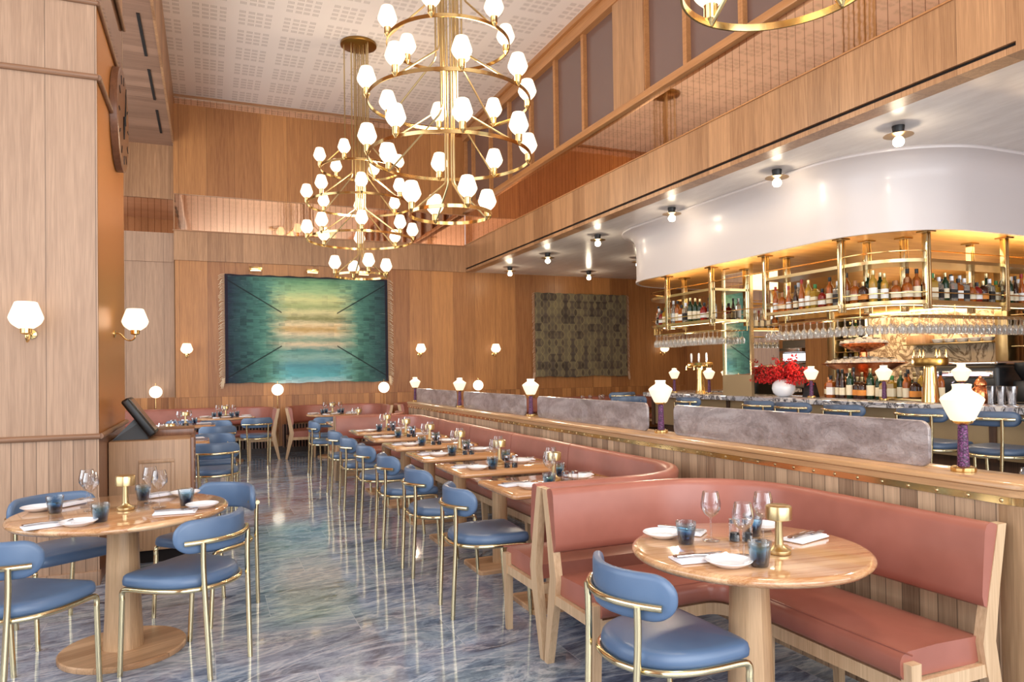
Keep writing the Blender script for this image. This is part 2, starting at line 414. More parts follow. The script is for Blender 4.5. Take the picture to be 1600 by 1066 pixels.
def box(x0, x1, y0, y1, z0, z1):
    V = [(x, y, z) for z in (z0, z1) for x, y in ((x0, y0), (x1, y0), (x1, y1), (x0, y1))]
    return V, [(3, 2, 1, 0), (4, 5, 6, 7), (0, 1, 5, 4), (1, 2, 6, 5), (2, 3, 7, 6), (3, 0, 4, 7)]
def rbox(x0, x1, y0, y1, z0, z1, r=.008, seg=2):
    bm = bmesh.new(); V, F = box(x0, x1, y0, y1, z0, z1)
    vs = [bm.verts.new(p) for p in V]
    for f in F: bm.faces.new([vs[i] for i in f])
    bmesh.ops.bevel(bm, geom=list(bm.edges), offset=r, segments=seg, profile=.5, affect='EDGES')
    bm.verts.index_update()
    out = ([tuple(v.co) for v in bm.verts], [tuple(v.index for v in f.verts) for f in bm.faces]); bm.free()
    return out
def hexa(b, t):
    """tapered block from bottom quad and top quad"""
    return list(b) + list(t), [(3, 2, 1, 0), (4, 5, 6, 7), (0, 1, 5, 4), (1, 2, 6, 5), (2, 3, 7, 6), (3, 0, 4, 7)]
def lathe(prof, seg=32, cx=0, cy=0):
    V, F = [], []; n = len(prof)
    for r, z in prof:
        for k in range(seg):
            a = 2*PI*k/seg; V.append((cx + r*math.cos(a), cy + r*math.sin(a), z))
    for i in range(n - 1):
        for k in range(seg):
            k2 = (k + 1) % seg; F.append((i*seg + k, i*seg + k2, (i+1)*seg + k2, (i+1)*seg + k))
    if prof[0][0] > 1e-5: F.append(tuple(range(seg))[::-1])
    if prof[-1][0] > 1e-5: F.append(tuple((n-1)*seg + k for k in range(seg)))
    return V, F
def lathe_open(prof, seg=32):
    V, F = lathe(prof, seg); n = len(prof)
    return V, F[:(n-1)*seg]
def curve(pts, n=8, closed=False):
    """Catmull-Rom through the points"""
    P = [Vector(p) for p in pts]; out = []; N = len(P)
    rng = range(N) if closed else range(N - 1)
    for i in rng:
        if closed: a, b, c, d = P[(i-1) % N], P[i], P[(i+1) % N], P[(i+2) % N]
        else: a, b, c, d = P[max(i-1, 0)], P[i], P[i+1], P[min(i+2, N-1)]
        for k in range(n):
            t = k/n
            out.append(.5*((2*b) + (c - a)*t + (2*a - 5*b + 4*c - d)*t*t + (3*b - a - 3*c + d)*t*t*t))
    if not closed: out.append(P[-1])
    return out
def fillet(pts, r, n=6, closed=False):
    """polyline with rounded corners; r one radius or one per inner corner"""
    P = [Vector(p) for p in pts]; N = len(P); out = []
    for i in range(N):
        if not closed and i in (0, N-1): out.append(P[i]); continue
        a, b, c = P[(i-1) % N], P[i], P[(i+1) % N]
        rr = r[i-1] if isinstance(r, (list, tuple)) else r
        u = (a - b).normalized(); v = (c - b).normalized()
        ang = u.angle(v); 
        if ang > PI - 1e-3: out.append(b); continue
        t = rr/math.tan(ang/2); ctr = b + (u + v).normalized()*(rr/math.sin(ang/2))
        s, e = b + u*t - ctr, b + v*t - ctr; tot = s.angle(e); ax = s.cross(e).normalized()
        for k in range(n + 1):
            out.append(ctr + Matrix.Rotation(tot*k/n, 3, ax) @ s)
    return out
def tube(pts, r, seg=10, closed=False, caps=True):
    P = [Vector(p) for p in pts]; N = len(P); V, F = [], []
    prev = None
    for i in range(N):
        a = P[(i-1) % N] if (closed or i) else P[0]; b = P[(i+1) % N] if (closed or i < N-1) else P[-1]
        t = (b - a).normalized()
        if prev is None:
            up = Vector((0, 0, 1)) if abs(t.z) < .9 else Vector((1, 0, 0)); nrm = (up - t*up.dot(t)).normalized()
        else: nrm = (prev - t*prev.dot(t)).normalized()
        prev = nrm; bi = t.cross(nrm); rr = r[i] if isinstance(r, (list, tuple)) else r
        for k in range(seg):
            an = 2*PI*k/seg; V.append(tuple(P[i] + nrm*(rr*math.cos(an)) + bi*(rr*math.sin(an))))
    for i in range(N if closed else N - 1):
        j = (i + 1) % N
        for k in range(seg):
            k2 = (k+1) % seg; F.append((i*seg+k, i*seg+k2, j*seg+k2, j*seg+k))
    if not closed and caps: F.append(tuple(range(seg))[::-1]); F.append(tuple((N-1)*seg + k for k in range(seg)))
    return V, F
def loft(outline, levels, mapf=None, dome=None):
    """closed xy outline, stacked as (inset, z), capped"""
    P = [Vector((p[0], p[1], 0)) for p in outline]; N = len(P); nr = []
    area2 = sum(P[i].x*P[(i+1) % N].y - P[(i+1) % N].x*P[i].y for i in range(N)); sg = 1 if area2 > 0 else -1
    for i in range(N):
        t = (P[(i+1) % N] - P[(i-1) % N]).normalized(); nr.append(Vector((-t.y, t.x, 0))*sg)
    V, F = [], []
    for ins, z in levels:
        for i in range(N):
            q = P[i] + nr[i]*ins; V.append((q.x, q.y, z))
    L = len(levels)
    for l in range(L - 1):
        for i in range(N):
            j = (i+1) % N; F.append((l*N+i, l*N+j, (l+1)*N+j, (l+1)*N+i))
    F.append(tuple(range(N))[::-1])
    if dome is None: F.append(tuple((L-1)*N + i for i in range(N)))
    else:
        top = V[(L-1)*N:]; cx = sum(p[0] for p in top)/N; cy = sum(p[1] for p in top)/N; zt = top[0][2]
        for s_, dz in ((.62, dome*.75), (.3, dome)):
            base = len(V)
            for p in top: V.append((cx + (p[0]-cx)*s_, cy + (p[1]-cy)*s_, zt + dz))
            for i in range(N): j = (i+1) % N; F.append((base-N+i, base-N+j, base+j, base+i))
        F.append(tuple(len(V)-N + i for i in range(N)))
    if mapf: V = [mapf(*p) for p in V]
    return V, F
def rrect(x0, x1, y0, y1, r, n=5):
    return [(p.x, p.y) for p in fillet([(x0, y0, 0), (x1, y0, 0), (x1, y1, 0), (x0, y1, 0)], r, n, closed=True)]
def circ(r, n=48, cx=0, cy=0): return [(cx + r*math.cos(2*PI*k/n), cy + r*math.sin(2*PI*k/n)) for k in range(n)]
def cyl(r, z0, z1, cx=0, cy=0, seg=24): return lathe([(r, z0), (r, z1)], seg, cx, cy)
class Path:
    """plan path of straight runs and rounded corners; at(d) gives it offset sideways by d (left is positive)"""
    def __init__(s, pts, R, n=10, sub=.5):
        s.P = [Vector((p[0], p[1], 0)) for p in pts]; s.R, s.n, s.sub = R, n, sub
    def at(s, d):
        P = s.P; N = len(P); off = []
        for i in range(N):
            if i < N-1: t = (P[i+1] - P[i]).normalized(); n1 = Vector((-t.y, t.x, 0))
            if i: t0 = (P[i] - P[i-1]).normalized(); n0 = Vector((-t0.y, t0.x, 0))
            if i == 0: off.append(P[0] + n1*d)
            elif i == N-1: off.append(P[-1] + n0*d)
            else:
                b = n0 + n1; off.append(P[i] + b*(2*d/b.dot(b)) if b.length else P[i] + n0*d)
        out = []
        for i in range(N):
            if i in (0, N-1): out.append(off[i]); continue
            t0 = (P[i] - P[i-1]).normalized(); t1 = (P[i+1] - P[i]).normalized()
            left = t0.cross(t1).z > 0
            R = max(s.R - d if left else s.R + d, .04)
            out += fillet([off[i-1], off[i], off[i+1]], R, s.n)[1:-1]
        # subdivide the straight runs evenly (same count for every offset)
        res = [out[0]]; k = s.n + 1
        for i in range(1, len(out)):
            a, b = out[i-1], out[i]
            straight = (i - 1) % k == 0
            if straight:
                j = (i-1)//k; m_ = max(1, int((P[j+1] - P[j]).length/s.sub))
                for q in range(1, m_): res.append(a.lerp(b, q/m_))
            res.append(b)
        return res
    def sweep(s, sec, i0=0, i1=None, trim=0.0, caps=True):
        """closed section [(d, z)] swept along the path between two sample indices"""
        cols = []
        for d, z in sec:
            pts = s.at(d)
            q = pts[i0:(i1 if i1 is not None else len(pts))]
            cols.append([Vector((p.x, p.y, z)) for p in q])
        n = len(cols[0]); k = len(sec); V, F = [], []
        if trim:
            for c in cols:
                c[0] = c[0] + (c[1] - c[0]).normalized()*trim; c[-1] = c[-1] + (c[-2] - c[-1]).normalized()*trim
        for i in range(n):
            for c in cols: V.append(tuple(c[i]))
        for i in range(n - 1):
            for j in range(k):
                j2 = (j+1) % k; F.append((i*k+j, i*k+j2, (i+1)*k+j2, (i+1)*k+j))
        if caps: F.append(tuple(range(k))[::-1]); F.append(tuple((n-1)*k + j for j in range(k)))
        return V, F
def rsec(d0, d1, z0, z1, r, n=3):
    return rrect(d0, d1, z0, z1, r, n)
ORD = 'first second third fourth fifth sixth seventh eighth ninth tenth eleventh twelfth thirteenth fourteenth fifteenth sixteenth seventeenth eighteenth nineteenth twentieth'.split()
def ordw(i):
    if i < 20: return ORD[i]
    t = {2: 'twenty', 3: 'thirty', 4: 'forty', 5: 'fifty', 6: 'sixty'}[(i+1)//10]
    return t + '-' + ORD[(i+1) % 10 - 1] if (i+1) % 10 else t.replace('ty', 'tieth')
def struct(name, g, mat, **k):
    o = build(name, g, mat, **k); o['kind'] = 'structure'; return o

# ---------------------------------------------------------------- the room
YB = 13.9
struct('floor', box(-6, 10.6, -4, 14.6, -.1, 0), m['floor'])
struct('ceiling', box(-.53, 4.86, -4, 14, 6.41, 6.55), m['ceil_perf'])
# back wall: panelling, wainscot, bulkhead, mirror band, upper panelling
struct('wall_back', box(-.54, 10.25, YB, YB+.2, 1.06, 3.48), m['wall_back'])
struct('wall_back_lower', box(-.54, 10.25, YB-.012, YB+.2, .12, 1.058), m['wall_back_low'])
struct('baseboard_back', box(-3.5, 10.25, YB-.03, YB+.2, 0, .12), m['dark_wood'])
struct('wall_back_bulkhead', box(-.54, 4.87, YB-.03, YB+.2, 3.48, 4.0), m['oak_x'])
struct('trim_1', box(-.56, 4.86, YB-.05, YB, 3.995, 4.015), m['trim'])
struct('wall_back_mirror', box(-.54, 4.87, YB+.01, YB+.2, 4.0, 4.66), m['tint_mirror'])
struct('wall_back_upper', box(-.54, 4.87, YB-.03, YB+.2, 4.65, 6.24), m['wall_back'])
struct('wall_back_mirror_strip', box(-.54, 4.87, YB-.0, YB+.2, 6.24, 6.37), m['tint_mirror'])
struct('trim_2', box(-.54, 4.87, YB-.04, YB, 6.365, 6.41), m['trim'])
# the recessed part of the back wall on the left
struct('wall_back_left', box(-3.5, -.53, 14.2, 14.4, 1.06, 3.48), m['pillar_x'])
struct('wall_back_left_lower', box(-3.5, -.53, 14.19, 14.4, 0, 1.06), m['wall_back_low'])
struct('wall_back_left_bulkhead', box(-3.5, -.53, 14.17, 14.4, 3.48, 4.0), m['pillar_x'])
struct('wall_back_left_mirror', box(-3.5, -.53, 14.2, 14.4, 4.0, 4.62), m['tint_mirror'])
struct('wall_back_left_upper', box(-3.5, -.53, 14.17, 14.4, 4.61, 5.6), m['oak_x'])
struct('wall_back_return', box(-.545, -.53, YB, 14.2, 0, 5.6), m['oak_y'])
# left soffit with slots, and its face up to the ceiling
g = G(); g.add(box(-3.5, -.56, -4, 14.3, 5.57, 5.7)); struct('ceiling_left', g, m['soffit_wood'])
struct('wall_soffit_edge', box(-.56, -.53, -4, 14.0, 5.56, 6.41), m['oak_y'])
for i, (a, b) in enumerate(((3.9, 5.1), (5.6, 6.8), (7.3, 8.5), (9.08, 10.27), (10.71, 11.87), (12.32, 13.47))):
    g = G(); g.add(box(-.725, -.69, a, b, 5.562, 5.575))
    o = build('air_slot', g, m['void']); o['kind'] = 'structure'
# mezzanine front: fascia, slot, mirror balustrade, rail, glazing above
struct('wall_mezzanine_front', box(4.87, 5.05, -4, YB, 3.56, 4.03), m['oak_y'])
struct('wall_mezzanine_front_lower', box(4.87, 5.05, -4, YB, 3.485, 3.530), m['oak_y'])
struct('trim_3', box(4.895, 5.04, 3.0, YB, 3.53, 3.56), m['void'])
struct('wall_mezzanine_front_end', box(4.87, 5.05, -4, 3.0, 3.5295, 3.5605), m['oak_y'])
struct('trim_4', box(4.858, 4.90, -4, YB, 4.028, 4.042), m['trim_y'])
struct('wall_mezzanine_mirror', box(4.875, 5.0, -4, YB, 4.04, 4.68), m['tint_mirror'])
struct('handrail_mezzanine', rbox(4.80, 4.93, -4, YB, 4.675, 4.77, .02), m['trim_y'])
struct('trim_5', box(4.83, 5.0, -4, YB, 6.16, 6.41), m['trim_y'])
struct('trim_6', rbox(4.78, 4.86, -4, YB, 6.33, 6.41, .01), m['trim_y'])
ys = [13.42, 12.46, 11.55, 10.63, 9.73, 8.84, 7.95]
k = 0
def window(i, y0, y1):
    t = thing('window_%d' % i, '', None, kind='structure')
    build('pane', box(4.93, 4.95, y0, y1, 4.75, 6.18), m['mauve'], t)
    g = G()
    for yy in (y0 + .001, y1 - .034): g.add(box(4.87, 4.96, yy, yy + .033, 4.765, 6.165))
    build('frame', g, m['trim_y'], t)
for i, (a, b) in enumerate([(13.42, YB-.02)] + [(ys[j+1], ys[j]) for j in range(6)] + [(6.50, 7.30), (5.6, 6.5), (4.7, 5.6), (3.8, 4.7), (2.9, 3.8), (2.0, 2.9)]):
    window(i+1, a, b)
struct('wall_mezzanine_post', box(4.85, 5.0, 7.28, 7.98, 4.76, 6.17), m['oak_y'])
# low ceiling over the bar side
struct('ceiling_bar', box(5.045, 10.3, -4, 14, 3.49, 3.6), m['ceil_low'])
struct('wall_right', box(10.25, 10.4, -4, 14, 0, 3.5), m['wall_side'])
struct('wall_mezzanine_back', box(4.87, 10.3, 13.9, 14.1, 3.48, 3.6), m['oak_x'])
# street side wall on the left with tall window openings, and the wall behind the camera
g = G()
for a, b in ((-4, -1.0), (5.3, 7.4), (13.2, 14.4)): g.add(box(-3.6, -3.45, a, b, 0, 5.6))
g.add(box(-3.6, -3.45, -4, 14.4, 0, .45)); g.add(box(-3.6, -3.45, -4, 14.4, 5.45, 5.6))
struct('wall_left', g, m['wall_side'])
g = G()
for a, b in ((-3.5, -2.4), (1.2, 1.5), (5.2, 10.3)): g.add(box(a, b, -3.6, -3.45, 0, 6.41))
g.add(box(-3.5, 10.3, -3.6, -3.45, 0, .4)); g.add(box(-3.5, 10.3, -3.6, -3.45, 6.0, 6.5))
struct('wall_front', g, m['wall_side'])

# near pillar on the left
PX, PY, PB = -.709, 5.76, 7.48
struct('wall_pillar_face', box(-2.1, PX, PY, PY+.02, 1.05, 5.57), m['pillar_x'])
struct('wall_pillar_boards', box(-2.1, PX, PY-.002, PY+.02, .1, 1.02), m['pillar_low'])
struct('baseboard_pillar', rbox(-2.1, PX+.004, PY-.02, PY+.05, 0, .1, .004), m['pillar_x'])
struct('wall_pillar_side', box(PX-.05, PX, PY+.01, PB, 1.05, 4.07), m['gold_panel'])
struct('wall_pillar_side_lower', box(PX-.05, PX, PY+.01, PB, 0, 1.04), m['podium_top'])
struct('wall_pillar_side_mirror', box(PX-.05, PX-.003, PY+.02, PB, 4.09, 4.66), m['tint_mirror'])
struct('wall_pillar_side_upper', box(PX-.05, PX, PY+.01, PB, 4.66, 5.57), m['oak_y'])
struct('wall_pillar_back', box(-2.1, PX-.001, PB-.02, PB+.01, 0, 5.57), m['pillar_x'])
g = G()
def mould(z, r):
    g = G(); g.add(tube([(-2.1, PY-.012, z), (PX+.012, PY-.012, z), ], r, 12)); g.add(tube([(PX+.012, PY-.012, z), (PX+.012, PB, z)], r, 12)); return g
struct('trim_7', mould(1.035, .02), m['mould'])
struct('trim_8', mould(3.555, .02), m['mould'])
struct('trim_9', mould(4.08, .016), m['mould'])
struct('trim_10', mould(4.66, .016), m['mould'])
# ---------------------------------------------------------------- partition with cap, brass strip and screens
PF, PBK, PE0, PE1 = 2.745, 2.965, 1.66, 10.56
def prt(d, z0, z1, r=.10):
    o = rrect(PF - d, PBK + d, PE0 - d, PE1 + d, r, 6)
    return loft(o, [(0, z0), (0, z1)])
t = thing('partition_wall', 'long low oak-boarded partition behind the terracotta banquettes', 'partition', (0, 0, 0))
t['kind'] = 'structure'
build('board_panel', prt(0, 0, .96), m['partition'], t)
o = rrect(PF - .004, PBK + .004, PE0 - .004, PE0 + .17, .055, 6)
build('end_panel', loft(o, [(0, 0), (0, .924)]), m['partition_end'], t)
o = rrect(PF - .012, PBK + .012, PE0 - .012, PE1 + .012, .11, 6)
build('upper_rail', loft(o, [(0, .955), (0, .985)]), m['cap'], t)
o = rrect(PF - .022, PBK + .022, PE0 - .022, PE1 + .022, .12, 6)
build('cap', loft(o, [(.008, .982), (0, .987), (0, 1.0), (.006, 1.008), (.014, 1.011)]), m['cap'], t)
o = rrect(PF - .006, PBK + .006, PE0 - .006, PE1 + .006, .10, 6)
st = build('brass_strip', loft(o, [(0, .925), (0, .953)]), m['brass'], t)
g = G()
for i in range(68):
    g.add(lathe([(.0, -.004), (.006, -.003), (.0085, 0), ], 8), Matrix.Translation((PF - .0065, PE0 + .12 + i*.13, .939)) @ Matrix.Rotation(-PI/2, 4, 'Y') @ Matrix.Scale(-1, 4, (0, 0, 1)))
build('nail_heads', g, m['brass_satin'], st)
NTH = ['nearest', 'second nearest', 'middle', 'fourth', 'farthest']
for i, (a, b) in enumerate(((2.15, 3.99), (4.30, 6.14), (6.42, 8.26), (8.55, 10.40))):
    q = rrect(-(b-a)/2, (b-a)/2, 0, .20, .045, 6); q = [(x, max(y, 0)) for x, y in q]
    V, F = loft(q, [(.003, -.009), (0, -.006), (0, .006), (.003, .009)])
    V = [(z, x, y) for x, y, z in V]
    o = build('glass_screen', (V, F), m['screen']); o.location = (2.855, (a+b)/2, 1.0105)
    tag(o, ['long textured glass screen on the partition, nearest the camera', 'textured glass screen on the partition, second from the camera',
            'textured glass screen on the partition, third from the camera', 'short-looking textured glass screen at the far end of the partition'][i], 'glass screen', 'glass screens along the partition')

def purple_lamp():
    t = thing('table_lamp', '', 'lamp')
    build('base', lathe([(.045, 0), (.047, .004), (.047, .018), (.040, .022), (.026, .024)], 28), m['brass'], t)
    build('stem', lathe([(.023, .02), (.020, .10), (.018, .195)], 20), m['purple'], t)
    g = G(); g.add(lathe([(.012, .19), (.036, .200), (.040, .206), (.034, .21)], 24))
    build('collar', g, m['brass'], t)
    for k in range(3):
        a = 2*PI*k/3 + .5; c, s = math.cos(a), math.sin(a)
        build('prong', tube([(c*.036, s*.036, .200), (c*.050, s*.050, .235), (c*.0545, s*.0545, .245)], .0022, 6), m['gold_dark'], t)
    build('lamp_shade', lathe([(.033, .206), (.044, .212), (.062, .250), (.078, .288), (.081, .296), (.077, .304), (.058, .319), (.041, .330), (.036, .336), (.034, .343), (.035, .352), (.037, .356), (.034, .359), (.0, .358)], 36), m['opal_soft'], t)
    return t
KL = Kind(purple_lamp())
for i, y in enumerate((2.005, 4.146, 6.302, 8.424, 10.50)):
    KL.put((2.855, y, 1.011), 0, ['lantern lamp on purple beaded stem, nearest one on the partition', 'purple-stemmed lantern lamp on the partition, second from the camera',
        'purple-stemmed lantern lamp on the partition, third from the camera', 'purple-stemmed lantern lamp on the partition, fourth from the camera', 'purple-stemmed lantern lamp at the far end of the partition'][i], 'purple-stemmed lamps on the partition')

# ---------------------------------------------------------------- banquettes
def bench(label, pts, R, side=1, ends=(True, True), splits=(), sub=.45, seg_legs=.95, group='terracotta leather banquettes'):
    """pts: plan line of the rear; side=+1 seat to the left of the walking direction"""
    t = thing('banquette', label, 'banquette', (0, 0, 0), 0, group)
    P = Path(pts, R, 12, sub); s = side
    N = len(P.at(0))
    sec = lambda L: [(s*d, z) for d, z in L]
    # backrest cushions, split with seams
    cuts = [0] + list(splits) + [N - 1]
    back = [(.045, .845), (.055, .864), (.085, .873), (.108, .863), (.118, .838), (.132, .70), (.140, .61), (.132, .575), (.105, .560), (.085, .565), (.075, .60), (.06, .72)]
    for a, b in zip(cuts[:-1], cuts[1:]):
        build('backrest', P.sweep(sec(back), a, b + 1, .004), m['rust'], t, sharp=55)
    seat = [(.10, .375), (.10, .448), (.14, .458), (.35, .464), (.49, .460), (.520, .450), (.532, .430), (.532, .385), (.520, .368), (.15, .362)]
    build('seat_cushion', P.sweep(sec(seat), 0, None, .03 if True else 0), m['rust'], t, sharp=55)
    build('piping', tube([(p.x, p.y, .457) for p in P.at(s*.505)][0:], .0035, 6), m['rust'], t)
    build('front_rail', P.sweep(sec([(.485, .305), (.485, .358), (.515, .358), (.515, .305)]), 0, None, .02), m['bench_wood'], t)
    build('rear_rail', P.sweep(sec([(.06, .31), (.06, .36), (.09, .36), (.09, .31)]), 0, None, .02), m['bench_wood'], t)
    back_pl = P.at(s*.03)
    def post(px, py, tx, ty, nx, ny, name='rear_post', top=.862):
        """dog-legged rear post at plan point, t along the bench, n toward the seat"""
        prof = [(.0, .035, 0), (.055, .125, .33), (.075, .145, .44), (.045, .10, .64), (.002, .048, top)]
        V, F = [], []
        for a, b, z in prof:
            for u, v in ((-.019, a), (.019, a), (.019, b), (-.019, b)):
                V.append((px + tx*u + nx*v, py + ty*u + ny*v, z))
        for i in range(len(prof) - 1):
            for k in range(4):
                k2 = (k+1) % 4; F.append((i*4+k, i*4+k2, (i+1)*4+k2, (i+1)*4+k))
        F.append((3, 2, 1, 0)); F.append(tuple((len(prof)-1)*4 + k for k in range(4)))
        build(name, (V, F), m['bench_wood'], t, sharp=25)
    def leg(px, py, tx, ty, nx, ny, top):
        """tapered front leg"""
        b = [(px + tx*u + nx*v, py + ty*u + ny*v, 0) for u, v in ((-.016, .470), (.016, .470), (.016, .502), (-.016, .502))]
        q = [(px + tx*u + nx*v, py + ty*u + ny*v, top) for u, v in ((-.022, .468), (.022, .468), (.022, .518), (-.022, .518))]
        build('leg', hexa(b, q), m['bench_wood'], t, sharp=25)
    A = P.at(0)
    for e, on in ((0, ends[0]), (1, ends[1])):
        i, j = (0, 1) if e == 0 else (-1, -2)
        d = (A[j] - A[i]).normalized(); n = Vector((-d.y, d.x, 0))*s*(1 if e == 0 else -1)
        if not on: continue
        p = A[i] + d*.02
        post(p.x, p.y, d.x, d.y, n.x, n.y)
        leg(p.x, p.y, d.x, d.y, n.x, n.y, .425)
        g = G(); a1 = p + n*.12; a2 = p + n*.475; w2 = d*.014
        q = [a1 - w2, a1 + w2, a2 + w2, a2 - w2]
        g.add(hexa([(v.x, v.y, .315) for v in q], [(v.x, v.y, .362) for v in q])); build('end_rail', g, m['bench_wood'], t, sharp=25)
    # intermediate legs along the straight runs
    for (a, b) in zip(pts[:-1], pts[1:]):
        a, b = Vector((a[0], a[1], 0)), Vector((b[0], b[1], 0)); L = (b - a).length; d = (b - a).normalized(); n = Vector((-d.y, d.x, 0))*s
        first = .75 if L > 2 else .8
        u = first
        while u < L - .45:
            p = a + d*u
            if not ((a - Vector((pts[0][0], pts[0][1], 0))).length > .1 and u < .62):
                leg(p.x, p.y, d.x, d.y, n.x, n.y, .31)
                bq = [(p.x + d.x*w_ + n.x*v, p.y + d.y*w_ + n.y*v, 0) for w_, v in ((-.016, .06), (.016, .06), (.016, .095), (-.016, .095))]
                tq = [(p.x + d.x*w_ + n.x*v, p.y + d.y*w_ + n.y*v, .32) for w_, v in ((-.02, .06), (.02, .06), (.02, .11), (-.02, .11))]
                build('leg', hexa(bq, tq), m['bench_wood'], t, sharp=25)
            u += seg_legs if L > 2 else .6
    return t, N
bench('nearest terracotta corner banquette, wrapped round the table by the camera', [(1.53, 3.262), (2.715, 3.262), (2.715, 1.745)], .60, -1)
bench('long terracotta banquette along the partition behind the row of tables', [(1.53, 3.275), (2.715, 3.275), (2.715, 9.86), (1.56, 9.86)], .60, 1, splits=(17, 20, 23, 26))
bench('short terracotta banquette behind the far end of the long one', [(1.56, 9.90), (2.715, 9.90), (2.715, 10.75)], .55, 1, ends=(True, False))
bench('far left terracotta banquette against the back wall', [(1.115, 12.78), (1.115, 13.82), (-1.6, 13.82)], .60, 1, ends=(True, False))
bench('U-shaped terracotta banquette under the right half of the green tapestry', [(1.195, 12.78), (1.195, 13.82), (3.07, 13.82), (3.07, 12.78)], .60, -1)
bench('far right terracotta banquette against the back wall behind the partition', [(3.145, 12.78), (3.145, 13.82), (4.93, 13.82)], .60, -1, ends=(True, False))
bench('terracotta banquette under the grey tapestry beyond the partition', [(5.2, 13.82), (9.9, 13.82)], .5, -1)
for x0, x1 in ((-1.6, 1.05), (1.25, 3.0), (3.2, 5.5)):
    g = G(); n = int((x1-x0)/.055)
    for i in range(n): g.add(box(x0 + i*.055, x0 + i*.055 + .03, YB-.07, YB-.035, .1, .52))
    o = struct('trim_11', g, m['podium_top'])
    struct('trim_12', box(x0, x1, YB-.034, YB-.031, .1, .52), m['void'])

# ---------------------------------------------------------------- chairs
def seat_outline():
    h = [(0, .235), (.12, .235), (.20, .230), (.228, .205), (.236, .16), (.238, .06), (.225, -.04), (.19, -.12), (.13, -.18), (.06, -.207), (0, -.212)]
    full = h + [(-x, y) for x, y in h[-2:0:-1]]
    return [(p.x, p.y) for p in curve([(x, y, 0) for x, y in full], 3, closed=True)]
def back_map(z0, dz):
    """bends a flat pad (x along, y up, z thick) round the back of the chair"""
    def f(s, v, tk):
        yc = -.226 + 1.75*s*s; sl = 3.5*s; L = math.hypot(1, sl)
        nx, ny = sl/L, -1/L
        return (s*.90 + nx*tk, yc + ny*tk, z0 + v + dz*0)
    return f
def backpad(w, h, z0, th=.018):
    o = rrect(-w, w, -h, h, min(h*.92, .08), 8)
    # denser along the long sides
    P = [Vector((p[0], p[1], 0)) for p in o]; q = []
    for i in range(len(P)):
        a, b = P[i], P[(i+1) % len(P)]; n = max(1, int((b-a).length/.05))
        for k in range(n): c = a.lerp(b, k/n); q.append((c.x, c.y))
    V, F = loft(q, [(.02, -th), (.006, -th*.8), (0, -th*.3), (0, th*.3), (.006, th*.8), (.02, th)])
    # the big caps must follow the bend: fan them with strips instead
    F = F[:-2]; N = len(q); f = back_map(z0, 0)
    for base in (0, 5*N):
        up = sorted([i for i in range(N) if V[base+i][1] >= 0], key=lambda i: V[base+i][0]); lo = sorted([i for i in range(N) if V[base+i][1] < 0], key=lambda i: V[base+i][0])
        i = j = 0
        while i < len(up)-1 or j < len(lo)-1:
            if j >= len(lo)-1 or (i < len(up)-1 and V[base+up[i+1]][0] <= V[base+lo[j+1]][0]): F.append((base+up[i], base+up[i+1], base+lo[j])); i += 1
            else: F.append((base+up[i], base+lo[j+1], base+lo[j])); j += 1
    return [f(*p) for p in V], F
def chair(name, label, cat, lift=0.0, stool=False):
    t = thing(name, label, cat); r = .0130; zr = .425 + lift
    so = seat_outline()
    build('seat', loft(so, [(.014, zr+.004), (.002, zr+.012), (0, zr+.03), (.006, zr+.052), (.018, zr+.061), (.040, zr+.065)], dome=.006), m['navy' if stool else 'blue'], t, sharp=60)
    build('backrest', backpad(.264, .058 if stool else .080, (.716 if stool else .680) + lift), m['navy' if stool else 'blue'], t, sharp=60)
    f = back_map(0, 0); zt = (.715 if stool else .655) + lift
    arc = [f(s/10*.228, 0, .030) for s in range(-10, 11)]
    br = build('back_rail', tube([(p[0], p[1], zt) for p in arc], r, 12), m['brass_pale'], t)
    for sx in (-1, 1):
        build('stud', lathe([(.0, .0), (.009, .001), (.009, .03), (0, .03)], 10), m['brass_satin'], br).matrix_local = Matrix.Translation((sx*.16, -.180, zt)) @ Matrix.Rotation(-PI/2, 4, 'X')
    rail = [(-.236, .20, zr-.055), (-.236, .20, zr-.02), (-.236, .175, zr-.003), (-.238, .06, zr), (-.228, -.04, zr), (-.195, -.125, zr), (-.13, -.187, zr), (-.06, -.213, zr), (0, -.218, zr)]
    rail = rail + [(-x, y, z) for x, y, z in rail[-2::-1]]
    build('seat_rail', tube(curve(rail, 5), r, 12), m['brass_pale'], t)
    for sx in (-1, 1):
        fl = tube([(sx*.232, .222 + (lift*.05), 0), (sx*.236, .20, zr-.05)], r, 12)
        build('leg', fl, m['brass_pale'], t)
        rl = tube(curve([(sx*(.146 + lift*.03), -.235 - lift*.06, 0), (sx*.156, -.216, zr*.97), (sx*.160, -.212, zr+.13), (sx*.162, -.214, zt)], 5), r, 12)
        build('leg', rl, m['brass_pale'], t)
    if stool:
        z = .30
        q = [(-.232, .222), (.232, .222), (.158, -.226), (-.158, -.226)]
        for i in range(4):
            a, b = q[i], q[(i+1) % 4]
            build('footrest', tube([(a[0], a[1], z - .0), (b[0], b[1], z)], .009, 8), m['brass_pale'], t)
    return t
KC = Kind(chair('dining_chair', '', 'chair'))
def ch(x, y, ang, label, group):
    """ang: compass direction the chair faces, in degrees from +x; offset so the seat centre is at x, y"""
    KC.put((x, y, 0), math.radians(ang) - PI/2, label, group)
GL, GR = 'blue chairs at the near left round table', 'blue chairs along the row of tables'
ch(-.086, 4.00, 139.5, 'blue leather chair on brass legs, right of the near left round table, back to camera', GL)
ch(.008, 4.81, 222.5, 'blue chair on the far right of the near left round table, turned toward the camera', GL)
ch(-.775, 4.83, 304, 'blue chair behind the near left round table, by the pillar', GL)
ch(-.80, 3.86, 58, 'blue chair cut by the left edge of the picture, at the near left round table', GL)
